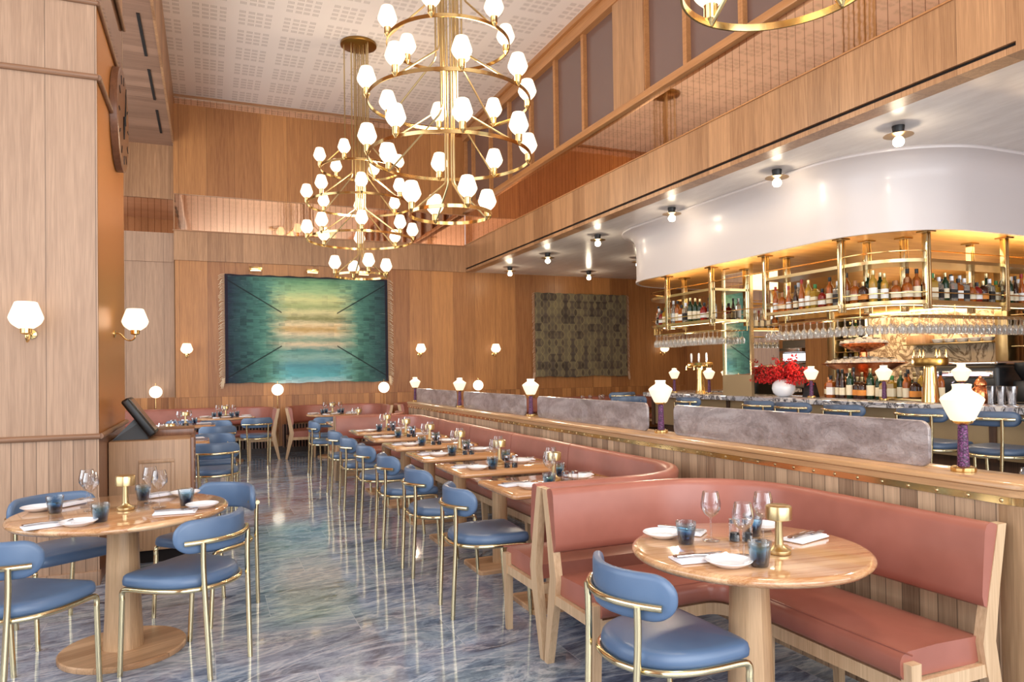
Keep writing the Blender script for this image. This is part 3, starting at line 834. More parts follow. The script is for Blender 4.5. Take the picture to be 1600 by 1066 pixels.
for i, (y, dx, a) in enumerate(((4.165, 0, -3), (5.095, .0, 0), (6.03, 0, 0), (6.955, 0, 0), (7.88, 0, 1), (8.805, .01, 0))):
    ch(1.548 + dx, y, a, 'blue chair pulled up to the %s table of the row along the long banquette' % ['nearest', 'second nearest', 'third nearest', 'fourth nearest', 'fifth nearest', 'farthest'][i], GR)
ch(1.575, 10.76, 0, 'blue chair beyond the end of the long banquette, facing the short one', GR)
ch(1.527, 2.24, 2, 'blue chair in the foreground, pulled up to the near right round table', None)
GF = 'blue chairs in the far left corner'
ch(.05, 8.08, 92, 'blue chair just past the oak cabinet, back to the camera', GF)
ch(.05, 9.02, 270, 'blue chair past the oak cabinet, facing the camera across the nearer small table', GF)
ch(.107, 10.68, 92, 'third blue chair past the oak cabinet, back to the camera', GF)
ch(.09, 11.62, 270, 'fourth blue chair past the oak cabinet, facing the camera across the farther small table', GF)
ch(.705, 12.30, 92, 'blue chair with back to camera at the round table against the back wall', GF)
ch(1.74, 11.80, 95, 'blue chair with back to camera at the round table in the U-shaped banquette', GF)
ch(-.35, 12.25, 75, 'blue chair on the left of the round table against the back wall', GF)

# ---------------------------------------------------------------- tables
def round_table(R, label, loc, group=None, rz=0.0, name='round_table', fs=.58):
    t = thing(name, label, 'table', loc, rz, group)
    build('tabletop', loft(circ(R, 72), [(.035, .712), (.012, .716), (.002, .726), (0, .732), (.003, .740), (.014, .748), (.022, .750)]), m['table_top'], t, sharp=60)
    build('column', lathe([(.098, .03), (.096, .05), (.088, .2), (.078, .5), (.072, .712)], 36), m['table_base'], t)
    build('foot', loft(circ(R*fs, 64), [(.003, 0), (0, .004), (0, .024), (.006, .030)]), m['table_foot'], t)
    return t
round_table(.522, 'near left round ash table set for four, beside the pillar', (-.423, 4.322, 0), rz=.45)
round_table(.452, 'near right round ash table inside the corner banquette', (1.946, 2.248, 0), rz=-.12, fs=.38)
round_table(.47, 'round table set before the far left banquette', (.26, 12.86, 0), 'round tables at the back wall')
round_table(.45, 'round table inside the U-shaped banquette under the tapestry', (1.98, 12.72, 0), 'round tables at the back wall')
def sq_table(w, l, name='dining_table'):
    t = thing(name, '', 'table')
    build('tabletop', loft(rrect(-w/2, w/2, -l/2, l/2, .05, 6), [(.02, .712), (.003, .718), (0, .730), (.004, .742), (.016, .750)]), m['row_top'], t, sharp=60)
    build('column', loft(rrect(-.058, .058, -.045, .045, .040, 5), [(0, .03), (.004, .712)]), m['table_base'], t)
    build('foot', loft(rrect(-.23, .23, -.19, .19, .03, 4), [(0, 0), (0, .024), (.006, .030)]), m['table_foot'], t)
    build('edge_strip', box(w/2-.022, w/2+.002, -l/2+.03, l/2-.03, .735, .7515), m['brass'], t)
    return t
KT = Kind(sq_table(.82, .63))
TY = [4.07 + .925*i for i in range(6)]
TN = ['nearest', 'second', 'third', 'fourth', 'fifth', 'farthest']
for i, y in enumerate(TY):
    KT.put((1.995, y, 0), 0, 'square-cornered ash table, %s of the row along the long banquette' % (TN[i]), 'row of ash tables along the long banquette')
KT.put((1.97, 10.40, 0), 0, 'ash table at the short banquette beyond the row', 'row of ash tables along the long banquette')
KT.put((-.40, 8.55, 0), PI, 'small ash table just past the oak cabinet', 'small tables past the oak cabinet')
KT.put((-.32, 11.15, 0), PI, 'small ash table farther past the oak cabinet', 'small tables past the oak cabinet')

# ---------------------------------------------------------------- tableware prototypes
def tumbler():
    t = thing('tumbler', '', 'glass')
    build('glass_body', lathe([(.026, 0), (.030, .003), (.033, .03), (.039, .055), (.041, .085), (.0395, .088), (.0375, .085), (.036, .056), (.030, .034), (.024, .016), (.0, .014)], 28), m['blue_glass'], t, sharp=50)
    return t.children[0]
def solo(ob, label='', cat=''):
    """turns a part built under an empty into a thing of its own"""
    p = ob.parent; ob.parent = None; bpy.data.objects.remove(p); ob['label'] = label; ob['category'] = cat; return ob
tb = solo(tumbler(), '', 'glass'); tb.name = 'tumbler'
KTB = Kind(tb)
wg = build('wine_glass', lathe([(.034, 0), (.034, .0015), (.010, .004), (.0035, .010), (.0033, .085), (.008, .094), (.026, .108), (.0385, .130), (.0405, .150), (.036, .175), (.031, .198), (.0302, .198), (.0352, .175), (.0396, .150), (.0376, .131), (.025, .110), (.006, .097), (.0, .096)], 28), m['glass'], None, sharp=60)
wg['category'] = 'glass'; wg['label'] = ''; KW = Kind(wg)
def small_lamp():
    t = thing('cordless_lamp', '', 'lamp')
    build('base', lathe([(.041, .0), (.043, .003), (.043, .014), (.036, .019), (.022, .026), (.016, .036)], 36), m['brass_satin'], t)
    build('foot_pad', lathe([(.039, -.0), (.039, .0015)], 24), m['black'], t)
    build('stem', lathe([(.016, .034), (.0145, .07), (.013, .135)], 24), m['brass_satin'], t)
    build('lamp_shade', lathe([(.046, .128), (.048, .130), (.048, .172), (.046, .178), (.040, .181), (.0, .182)], 40), m['brass_satin'], t)
    return t
KM = Kind(small_lamp())
def shaker():
    t = thing('salt_mill', '', 'shaker')
    build('jar', lathe([(.019, 0), (.019, .012), (.017, .03), (.018, .060), (.0, .060)], 14), m['glass'], t, smooth=False)
    build('filling', lathe([(.0165, .002), (.0150, .026), (.0, .026)], 14), m['black'], t)
    build('cap', lathe([(.0185, .058), (.018, .070), (.0, .073)], 16), m['steel'], t)
    return t
KS = Kind(shaker())
KS_put = KS.put
KS.put = lambda loc, rz=0.0, label=None, group=None, scale=None: KS_put(loc, rz, label, group, (1.2, 1.2, 1.25))
pl = build('side_plate', lathe([(.045, 0), (.047, .002), (.060, .007), (.080, .019), (.0825, .022), (.081, .0235), (.076, .021), (.058, .010), (.045, .006), (.0, .0055)], 40), m['white_porcelain'], None, sharp=60)
pl['category'] = 'plate'; pl['label'] = ''; KP = Kind(pl)
def napkin():
    g = G()
    g.add(rbox(-.105, .095, -.055, .05, 0, .007, .003)); g.add(rbox(-.10, .085, -.052, .012, .006, .014, .004))
    n = build('napkin', g, m['linen']); n['category'] = 'napkin'; n['label'] = ''; return n
KN = Kind(napkin())
def knife():
    t = thing('table_knife', '', 'knife')
    V, F = loft([(-.02, -.009), (.075, -.010), (.10, -.002), (.095, .005), (-.02, .006)], [(0, 0), (0, .002)])
    build('blade', (V, F), m['steel'], t); build('handle', rbox(-.105, -.018, -.008, .006, -.001, .007, .003), m['podium_top'], t)
    return t
def fork():
    t = thing('table_fork', '', 'fork')
    g = G()
    for k in range(4): g.add(tube([(.05, -.009 + k*.006, .004), (.07, -.0095 + k*.0063, .001), (.098, -.0085 + k*.0057, .006)], .0015, 5))
    g.add(rbox(.02, .052, -.011, .011, .002, .005, .002)); build('tines', g, m['steel'], t)
    build('handle', tube([(.022, 0, .004), (-.03, 0, .007), (-.10, 0, .004)], [.003, .0035, .005], 8), m['steel'], t)
    return t
KK, KF = Kind(knife()), Kind(fork())
def setting(nx, ny, na, where, cut=True):
    KN.put((nx, ny, .7515), na, 'white folded napkin ' + where, 'folded napkins')
    if cut:
        c, s = math.cos(na), math.sin(na)
        KK.put((nx - s*.012, ny + c*.012, .7665), na + .06, 'dark-handled knife on the napkin ' + where, 'knives on napkins')
        KF.put((nx + s*.018, ny - c*.018, .7665), na - .05, 'steel fork on the napkin ' + where, 'forks on napkins')
Z = .7512
W4 = ['near the pillar side', 'nearest the camera', 'toward the oak cabinet', 'on the right side']
LT = 'of the near left round table'
for (px, py), (nx, ny), na, (tx, ty), wh in (
    ((-.83, 4.47), (-.70, 4.62), .9, (-.735, 4.35), 'on the pillar side'), ((-.57, 3.93), (-.70, 3.98), .35, (-.485, 3.985), 'on the camera side'),
    ((-.13, 4.62), (-.245, 4.70), .5, (-.345, 4.56), 'on the far side'), ((-.035, 4.15), (-.155, 4.06), -.1, (-.115, 4.27), 'on the right side')):
    KP.put((px, py, Z), 0, 'white side plate %s %s' % (wh, LT), 'white side plates')
    setting(nx, ny, na, wh + ' ' + LT)
    KTB.put((tx, ty, Z), 0, 'smoky blue tumbler %s %s' % (wh, LT), 'smoky blue tumblers')
for (x, y), wh in (((-.61, 4.49), 'rear one of the left pair'), ((-.575, 4.35), 'front one of the left pair'), ((-.30, 4.44), 'rear one of the right pair'), ((-.245, 4.26), 'front one of the right pair')):
    KW.put((x, y, Z), 0, 'wine glass on the near left round table, ' + wh, 'wine glasses on the tables')
KM.put((-.405, 4.27, Z), 0, 'small brass cordless lamp on the near left round table', 'small brass table lamps')
RT_ = 'of the near right round table'
for (px, py), (nx, ny), na, (tx, ty), wh in (
    ((1.735, 2.52), (1.86, 2.56), -.9, (1.755, 2.39), 'on the far left'), ((1.69, 2.055), (1.655, 2.17), -.15, (1.785, 2.005), 'on the camera side'),
    ((2.20, 2.46), (2.235, 2.25), .25, (2.085, 2.38), 'on the partition side')):
    KP.put((px, py, Z), 0, 'white side plate %s %s' % (wh, RT_), 'white side plates')
    setting(nx, ny, na, wh + ' ' + RT_)
    KTB.put((tx, ty, Z), 0, 'smoky blue tumbler %s %s' % (wh, RT_), 'smoky blue tumblers')
for (x, y), wh in (((1.875, 2.385), 'leftmost'), ((1.825, 2.135), 'in front of the shakers'), ((2.05, 2.28), 'behind the brass lamp')):
    KW.put((x, y, Z), 0, 'wine glass on the near right round table, ' + wh, 'wine glasses on the tables')
KM.put((1.972, 2.11, Z), 0, 'small brass cordless lamp on the near right round table', 'small brass table lamps')
KS.put((1.955, 2.34, Z), 0, 'pepper shaker on the near right round table', 'salt and pepper shakers')
KS.put((2.0, 2.315, Z), 0, 'salt shaker on the near right round table', 'salt and pepper shakers')
def lay(cx, cy, wh, full=True):
    """place setting for two on a row table"""
    a = 'on chair side of the %s' % wh; b = 'on banquette side of the %s' % wh
    KP.put((cx - .235, cy - .17, Z), 0, 'white side plate ' + a, 'white side plates')
    setting(cx - .26, cy - .01, .12, a, full)
    KTB.put((cx - .13, cy - .20, Z), 0, 'smoky blue tumbler ' + a, 'smoky blue tumblers')
    KW.put((cx - .06, cy - .06, Z), 0, 'wine glass ' + a, 'wine glasses on the tables')
    KM.put((cx + .02, cy + .04, Z), 0, 'small brass cordless lamp on the %s' % wh, 'small brass table lamps')
    KTB.put((cx + .13, cy + .19, Z), 0, 'smoky blue tumbler ' + b, 'smoky blue tumblers')
    KW.put((cx + .06, cy + .16, Z), 0, 'wine glass ' + b, 'wine glasses on the tables')
    KS.put((cx - .01, cy - .18, Z), 0, 'pepper shaker on the %s' % wh, 'salt and pepper shakers')
    KS.put((cx + .045, cy - .195, Z), 0, 'salt shaker on the %s' % wh, 'salt and pepper shakers')
    KP.put((cx + .19, cy + .02, Z), 0, 'white side plate ' + b, 'white side plates') if full else None
    setting(cx + .26, cy + .17, .1, b, full)
for i, y in enumerate(TY): lay(1.995, y, '%s table of the row' % TN[i], i < 4)
lay(1.97, 10.40, 'table at the short banquette', False)
lay(-.40, 8.55, 'small table just past the oak cabinet', False)
lay(-.32, 11.15, 'small table farther past the oak cabinet', False)
for cx, cy, wh in ((.26, 12.86, 'round table at the far left banquette'), (1.98, 12.72, 'round table in the U-shaped banquette')):
    for k, s in enumerate(('left side', 'camera side', 'right side', 'wall side')):
        a = PI + k*PI/2; x, y = cx + .32*math.cos(a), cy + .32*math.sin(a); q = '%s of the %s' % (s, wh)
        KP.put((x, y, Z), 0, 'white side plate on the ' + q, 'white side plates')
        KTB.put((cx + .20*math.cos(a+.45), cy + .20*math.sin(a+.45), Z), 0, 'smoky blue tumbler on the ' + q, 'smoky blue tumblers')
        KN.put((cx + .34*math.cos(a-.45), cy + .34*math.sin(a-.45), Z), a, 'white folded napkin on the ' + q, 'folded napkins')
        KW.put((cx + .13*math.cos(a-.3), cy + .13*math.sin(a-.3), Z), 0, 'wine glass on the ' + q, 'wine glasses on the tables')
    KM.put((cx, cy, Z), 0, 'small brass cordless lamp on the ' + wh, 'small brass table lamps')
KCfix = [o for o in bpy.data.objects if o.get('label', '').startswith('blue chair in the foreground')][0]
if 'group' in KCfix: del KCfix['group']
# ---------------------------------------------------------------- chandeliers
SHADE = [(.028, .0), (.040, .008), (.070, .040), (.088, .075), (.090, .088), (.084, .110), (.066, .165), (.056, .192), (.048, .199), (.0, .200)]
def smooth_prof(p, n=4): return [(max(q.x, 0), q.y) for q in curve([(a, b, 0) for a, b in p[:-1]], n)] + [p[-1]]
SHADE_S = smooth_prof(SHADE)
def chandelier(label, loc, zs, top, rings, first):
    t = thing('chandelier', label, 'chandelier', loc, 0, 'tiered brass chandeliers')
    spec = {1: (.585, 6, 3, .215), 2: (.775, 8, 4, .155), 3: (.775, 8, 4, .095), 4: (.392, 4, 4, .045)}
    shade_me = None
    for k in rings:
        R, n, ns, rc = spec[k]; z = zs[k-1]; a0 = {1: .997, 2: .613, 3: .613, 4: .09}[k]
        V, F = [], []; N = 96
        for i in range(N):
            a = 2*PI*i/N
            for r, h in ((R-.005, -.016), (R+.005, -.016), (R+.005, .016), (R-.005, .016)): V.append((r*math.cos(a), r*math.sin(a), z+h))
        for i in range(N):
            j = (i+1) % N
            for q in range(4): q2 = (q+1) % 4; F.append((i*4+q, i*4+q2, j*4+q2, j*4+q))
        build('ring', (V, F), m['brass'], t)
        for i in range(n):
            a = a0 + 2*PI*i/n; c, s = math.cos(a), math.sin(a)
            M4 = Matrix.Translation((R*c, R*s, z + .016))
            g = G(); g.add(lathe([(.010, -.03), (.020, -.012), (.030, .002), (.031, .006), (.031, .062), (.033, .066), (.0, .066)], 20))
            cup = build('lamp_cup', g, m['brass'], t); cup.matrix_local = M4
            sh = build('lamp_shade', lathe(SHADE_S, 28), m['opal'], t); sh.matrix_local = M4 @ Matrix.Translation((0, 0, .064))
        for i in range(ns):
            a = a0 + 2*PI*i*(n//ns if n % ns == 0 else 1)/n; c, s = math.cos(a), math.sin(a)
            dz = {1: .36, 2: .46, 3: .46, 4: .30}[k]
            pts = fillet([(rc*c, rc*s, top - .02), (rc*c, rc*s, z + dz), ((R-.01)*c, (R-.01)*s, z + .0)], .10, 6)
            build('stem_tube', tube(pts, .0095, 8), m['brass_satin'], t)
    build('canopy', lathe([(.262, top - .04), (.268, top - .036), (.268, top - .004), (.262, top)], 48), m['gold_dark'], t)
    return t
TOP = 6.41
chandelier('tiered brass chandelier with opal shades, the large one in the middle of the picture', (2.145, 6.53, 0), (4.585, 4.03, 3.495, 2.95), TOP, (1, 2, 3, 4), True)
chandelier('tiered brass chandelier with opal shades farther back, before the green tapestry', (2.12, 10.78, 0), (4.50, 3.97, 3.44, 2.905), TOP, (1, 2, 3, 4), False)
chandelier('chandelier of which only the lowest ring shows at the top edge of the picture', (2.17, 2.26, 0), (4.65, 4.09, 3.555, 3.03), TOP, (2, 3, 4), False)

# ---------------------------------------------------------------- wall sconces
WS = [(.042, .0), (.052, .006), (.082, .030), (.098, .060), (.100, .075), (.094, .095), (.068, .165), (.063, .174), (.056, .177), (.0, .178)]
def sconce():
    """wall plane at y=0, lamp stands toward -y"""
    t = thing('wall_sconce', '', 'wall lamp')
    build('wall_plate', G().add(lathe([(.0, 0), (.032, 0), (.032, .008), (.012, .014), (.0, .014)], 24), Matrix.Rotation(PI/2, 4, 'X')), m['brass'], t)
    build('arm', tube(curve([(0, 0, 0), (0, -.045, .0), (0, -.085, -.045), (0, -.125, -.055), (0, -.150, -.035), (0, -.155, .0)], 6), .0065, 8), m['brass'], t)
    build('lamp_cup', G().add(lathe([(.006, -.012), (.030, -.004), (.034, .0), (.034, .034), (.0, .034)], 24), Matrix.Translation((0, -.155, .0))), m['brass'], t)
    build('lamp_shade', G().add(lathe(smooth_prof(WS), 32), Matrix.Translation((0, -.155, .030))), m['opal'], t)
    return t
KSc = Kind(sconce())
GS = 'opal wall sconces'
KSc.put((-1.105, PY, 1.745), 0, 'opal wall sconce on the face of the pale oak pillar', GS)
KSc.put((PX, 6.67, 1.80), PI/2, 'opal wall sconce on the golden side of the pillar', GS)
for x, lb in ((-.345, 'opal wall sconce left of the green tapestry'), (3.865, 'opal wall sconce just right of the green tapestry'), (5.455, 'opal wall sconce between the two tapestries, nearer the grey one'), (9.60, 'opal wall sconce at the right end of the back wall, beside the bar rack')):
    KSc.put((x, YB, 1.80), 0, lb, GS)

# ---------------------------------------------------------------- globe lamps on thin rods behind the far banquettes
def globe_lamp():
    t = thing('globe_lamp', '', 'lamp')
    build('rod', cyl(.006, .0, 1.32, seg=8), m['brass'], t)
    build('base', lathe([(.03, 0), (.03, .01), (.0, .012)], 20), m['brass'], t)
    build('globe', lathe([(.0, 1.06)] + [(.105*math.sin(a*PI/16), 1.165 - .105*math.cos(a*PI/16)) for a in range(1, 16)] + [(.0, 1.27)], 24), m['globe'], t)
    return t
KG = Kind(globe_lamp())
for x, lb in ((-.85, 'white globe lamp on a thin rod, leftmost, above the oak cabinet'), (1.157, 'white globe lamp on a thin rod between two banquettes under the green tapestry'), (3.108, 'white globe lamp on a thin rod at the right end of the green tapestry'), (5.04, 'white globe lamp on a thin rod behind the partition screens')):
    KG.put((x, 13.70 if x > 0 else 14.0, 0), 0, lb, 'globe lamps on thin rods')

# ---------------------------------------------------------------- tapestries and picture lights
def hung(name, label, w_, h_, loc, mat, frmat, amp, fr):
    t = thing(name, label, 'tapestry', loc)
    nx, nz = 60, 40; V, F = [], []
    for side in (0, 1):
        for i in range(nx+1):
            for j in range(nz+1):
                x = (i/nx - .5)*w_; z = (j/nz - .5)*h_; e = amp*math.sin(i*.55)*((1 - j/nz)**2)
                z2 = z + .006*math.sin(i*.9) + (.012*math.sin(i*.2) if j == 0 else 0)
                V.append((x, -.012 - e - side*.016, z2))
    n1 = (nx+1)*(nz+1)
    for i in range(nx):
        for j in range(nz):
            a = i*(nz+1)+j; b = a+nz+1; F.append((a, b, b+1, a+1)); F.append((n1+a, n1+a+1, n1+b+1, n1+b))
    for i in range(nx):
        for j in (0, nz):
            a = i*(nz+1)+j; b = a+nz+1; F.append((a, b, n1+b, n1+a))
    for j in range(nz):
        for i in (0, nx):
            a = i*(nz+1)+j; F.append((a, a+1, n1+a+1, n1+a))
    build('weave', (V, F), mat, t, sharp=60)
    random.seed(int(w_*100)); g = G()
    for sx in (-1, 1):
        n = int(h_/.026)
        for k in range(n):
            z = h_/2 - k*h_/n; L = fr*random.uniform(.75, 1.15); dr = random.uniform(.03, .07)
            g.add(tube([(sx*w_/2, -.02, z), (sx*(w_/2 + L*.6), -.024, z - dr*.3), (sx*(w_/2 + L), -.022, z - dr)], .0045, 4))
        if fr > .05:
            for k in range(7): g.add(tube([(sx*(w_/2 + .01 + k*.006), -.02, -h_/2 + .1), (sx*(w_/2 + .03 + k*.008), -.024, -h_/2 - .05 - .02*(k % 3))], .005, 4))
    f = build('fringe', g, frmat, t); f['kind'] = 'stuff'
    return t
hung('tapestry', 'large green woven tapestry with a glowing cream centre and cream fringe', 2.95, 1.97, (1.755, YB - .035, 2.275), m['tap_green'], m['fringe'], .008, .10)
hung('tapestry', 'square grey-brown lattice tapestry hanging right of the green one', 2.26, 1.80, (7.53, YB - .035, 2.205), m['tap_grey'], m['fringe_dark'], .006, .065)
def picture_light():
    t = thing('picture_light', '', 'picture light')
    build('housing', rbox(-.11, .11, -.20, -.13, -.035, .035, .006), m['brass'], t)
    build('bracket', tube([(0, 0, .02), (0, -.09, .03), (0, -.14, .015)], .007, 8), m['brass'], t)
    build('lamp_tube', G().add(box(-.09, .09, -.19, -.14, -.038, -.034)), m['strip'], t)
    return t
KPL = Kind(picture_light())
for x, lb in ((.80, 'left brass picture light over the green tapestry'), (1.80, 'middle brass picture light over the green tapestry'), (2.75, 'right brass picture light over the green tapestry')):
    KPL.put((x, YB - .012, 3.36), 0, lb, 'brass picture lights')

# ---------------------------------------------------------------- clock on the pillar side
m['clock_wood'] = wood('honey wood clock dial', lin(190, 126, 62), lin(226, 168, 96), 'y', 'z', .12, 0, .4)
ck = thing('wall_clock', 'large round wooden wall clock with dark rim, high on the golden side of the pillar', 'clock', (PX, 6.87, 3.62), 0)
RY = Matrix.Rotation(PI/2, 4, 'Y')
build('rim', G().add(lathe([(.40, 0), (.43, .004), (.43, .055), (.415, .062), (.40, .062)], 64), RY), m['podium_top'], ck)
build('dial', G().add(lathe([(.41, .02), (.41, .060), (.0, .062)], 64), RY), m['clock_wood'], ck)
g = G()
for k in range(12):
    a = 2*PI*k/12; g.add(hexa([(.063, math.cos(a)*.30 - math.sin(a)*.01, math.sin(a)*.30 + math.cos(a)*.01), (.063, math.cos(a)*.30 + math.sin(a)*.01, math.sin(a)*.30 - math.cos(a)*.01), (.063, math.cos(a)*.37 + math.sin(a)*.006, math.sin(a)*.37 - math.cos(a)*.006), (.063, math.cos(a)*.37 - math.sin(a)*.006, math.sin(a)*.37 + math.cos(a)*.006)],
        [(.067, math.cos(a)*.30 - math.sin(a)*.01, math.sin(a)*.30 + math.cos(a)*.01), (.067, math.cos(a)*.30 + math.sin(a)*.01, math.sin(a)*.30 - math.cos(a)*.01), (.067, math.cos(a)*.37 + math.sin(a)*.006, math.sin(a)*.37 - math.cos(a)*.006), (.067, math.cos(a)*.37 - math.sin(a)*.006, math.sin(a)*.37 + math.cos(a)*.006)]))
build('hour_marks', g, m['black'], ck)
build('hour_hand', tube([(.070, -.01, .03), (.070, -.05, -.17)], [.010, .005], 8), m['black'], ck)
build('minute_hand', tube([(.074, .0, -.04), (.074, .08, .30)], [.008, .003], 8), m['black'], ck)

# ---------------------------------------------------------------- oak cabinet with till screen
pd = thing('cabinet', 'oak service cabinet with exposed dowels, standing by the pillar', 'cabinet', (0, 0, 0))
build('body', rbox(-.704, -.135, 6.225, 6.98, .10, .952, .008), m['podium'], pd)
build('plinth', box(-.69, -.17, 6.27, 6.95, 0, .10), m['void'], pd)
build('raised_back', rbox(-.45, -.115, 6.62, 7.0, .95, 1.005, .004), m['podium_top'], pd)
build('side_panel', rbox(-.137, -.108, 6.235, 6.97, .10, .962, .005), m['podium_top'], pd)
g = G()
for k in range(8): g.add(lathe([(.0, 0), (.022, 0), (.022, .005), (.0, .006)], 16), Matrix.Translation((-.1095, 6.285, .86 - k*.085)) @ Matrix.Rotation(PI/2, 4, 'Y') @ Matrix.Scale(.55, 4, (1, 0, 0)))
g2 = G()
for q_ in ((-.50, -.25, .775, .80), (-.275, -.25, .12, .775), (-.50, -.475, .12, .775)): g2.add(rbox(q_[0], q_[1], 6.212, 6.228, q_[2], q_[3], .003))
build('front_moulding', g2, m['podium'], pd)
build('dowels', g, m['bench_wood'], pd)
ts = thing('till_screen', 'black touchscreen till tilted back on its stand, on the oak cabinet', 'till', (-.50, 6.45, .953), 0)
Mt = Matrix.Translation((.0, 0, .175)) @ Matrix.Rotation(math.radians(55), 4, 'Y')
bd = build('screen_housing', G().add(rbox(-.175, .175, -.17, .17, -.035, .03, .018, 3), Mt), m['black'], ts)
build('screen', G().add(box(-.15, .15, -.145, .145, .0295, .0325), Mt), plain('dark glossy screen', lin(70, 60, 58), .06), bd)
build('stand', hexa([(-.19, -.10, 0), (.06, -.10, 0), (.06, .10, 0), (-.19, .10, 0)], [(-.03, -.06, .17), (.02, -.06, .15), (.02, .06, .15), (-.03, .06, .17)]), m['black'], ts)

# ---------------------------------------------------------------- low ceiling lights
def cl():
    t = thing('ceiling_light', '', 'ceiling light')
    build('ceramic_cup', lathe([(.050, 0), (.050, -.012), (.044, -.055), (.040, -.066), (.0, -.066)], 28), m['black'], t)
    build('disc', lathe([(.012, -.078), (.118, -.080), (.119, -.083), (.0, -.085)], 40), m['gold_dark'], t)
    build('neck', cyl(.014, -.09, -.062), m['brass'], t)
    build('bulb', lathe([(.012, -.086), (.03, -.098), (.043, -.118), (.046, -.135), (.043, -.152), (.03, -.170), (.0, -.179)], 24), m['bulb'], t)
    return t
KCL = Kind(cl())
for i, (x, y) in enumerate(((5.43, 4.32), (5.43, 5.74), (5.43, 7.57), (5.44, 9.47), (5.47, 11.27), (5.48, 13.0), (7.26, 11.17), (7.30, 13.1))):
    KCL.put((x, y, 3.49), 0, (('small globe ceiling light, %s from the right in the row beside the canopy' % ORD[i]) if i < 6 else ('small globe ceiling light in the second row, %s the bar canopy' % ('beside the tip of' if i == 6 else 'farther behind'))), 'small globe ceiling lights')

# ---------------------------------------------------------------- bar canopy
CX, CY0, CY1 = 5.80, 4.62, 9.65
cp = Path([(11.0, CY0), (CX, CY0), (CX, CY1), (11.0, CY1)], .95, 20, .6)
t = thing('bar_canopy', 'white lacquered curved canopy hanging over the bar', 'canopy', (0, 0, 0)); t['kind'] = 'structure'
V, F = cp.sweep([(-.0, 2.76), (-.0, 3.24), (.010, 3.31), (.035, 3.37), (.080, 3.42), (.14, 3.448), (.205, 3.458), (.21, 3.475), (.20, 3.49), (-.12, 3.49), (-.12, 2.76)]); build('fascia', (V, F), m['white_gloss'], t)
o = [(p.x, p.y) for p in cp.at(-.01)]
build('underside', loft(o, [(0, 2.74), (0, 2.765)]), m['gold_ceil'], t)
V, F = cp.sweep([(.012, 2.735), (.012, 2.762), (-.03, 2.762), (-.03, 2.735)]); build('lower_edge', (V, F), m['white_gloss'], t)

# ---------------------------------------------------------------- hanging bottle rack
RX, RY0, RY1 = 5.93, 4.78, 9.15
rp = Path([(9.6, RY0), (RX, RY0), (RX, RY1), (6.45, RY1)], .50, 12, .4)
rpn = Path([(9.6, RY0), (RX, RY0), (RX, 6.53)], .50, 12, .4); rpf = Path([(RX, 7.44), (RX, RY1), (6.45, RY1)], .50, 12, .4)
rk = thing('bottle_rack', 'brass bottle and glass rack hanging from the bar canopy', 'rack', (0, 0, 0))
for z in (2.075, 2.475):
    for q_ in (rpn, rpf): build('shelf', q_.sweep([(-.0, z-.032), (-.0, z), (-.36, z), (-.36, z-.032)]), m['brass_satin'], rk)
    build('guard_rail', tube([(p.x, p.y, z + .075) for p in rp.at(.0)], .006, 6), m['brass'], rk)
for d in (-.034, -.086, -.154, -.206, -.274, -.326):
    for q_ in (rpn, rpf): build('glass_rail', tube([(p.x, p.y, 1.935) for p in q_.at(d)], .005, 6), m['brass'], rk)
spots = [(5.93, 8.40), (5.95, 7.47), (5.95, 6.50), (5.93, 5.40), (6.38, 4.80), (7.50, 4.78), (8.7, 4.78), (6.27, 8.47), (6.27, 7.52), (6.27, 6.50), (6.29, 5.40), (6.50, 5.14), (7.50, 5.14), (8.7, 5.14)]
for x, y in spots:
    p_ = build('post', G().add(rbox(x-.028, x-.004, y-.03, y+.03, 1.99, 2.745, .004)).add(rbox(x+.004, x+.028, y-.03, y+.03, 1.99, 2.745, .004)), m['brass_pale'], rk)
    build('ceiling_plate', box(x-.06, x+.06, y-.06, y+.06, 2.728, 2.741), m['gold_dark'], p_)
for q_ in (rpn, rpf): build('light_strip', q_.sweep([(-.17, 2.040), (-.17, 2.043), (-.19, 2.043), (-.19, 2.040)]), m['strip'], rk)
g = G()
P0 = rpn.at(-.034) + rpf.at(-.034)
for p in P0[::2]: build('rail_hanger', tube([(p.x, p.y, 1.935), (p.x, p.y, 2.05)], .004, 5), m['brass'], rk)

# mirrored column
mc = thing('mirrored_column', 'mirrored column rising from the bar counter to the canopy', 'column', (0, 0, 0)); mc['kind'] = 'structure'
build('mirror_panel', hexa([(6.216, 7.075, 1.36), (6.24, 7.075, 1.36), (6.24, 7.565, 1.36), (6.2245, 7.565, 1.36)], [(6.216, 7.075, 2.74), (6.24, 7.075, 2.74), (6.24, 7.565, 2.74), (6.2245, 7.565, 2.74)]), m['mirror'], mc)
build('mirror_side', box(6.24, 6.66, 7.06, 7.58, 1.09, 2.74), m['mirror'], mc)
build('brass_base', box(6.20, 6.24, 7.05, 7.59, 1.09, 1.355), m['beige_panel'], mc)
g = G()
for y in (7.065, 7.575): g.add(box(6.205, 6.25, y-.014, y+.014, 1.09, 2.74))
build('edge_trim', g, m['brass_pale'], mc)

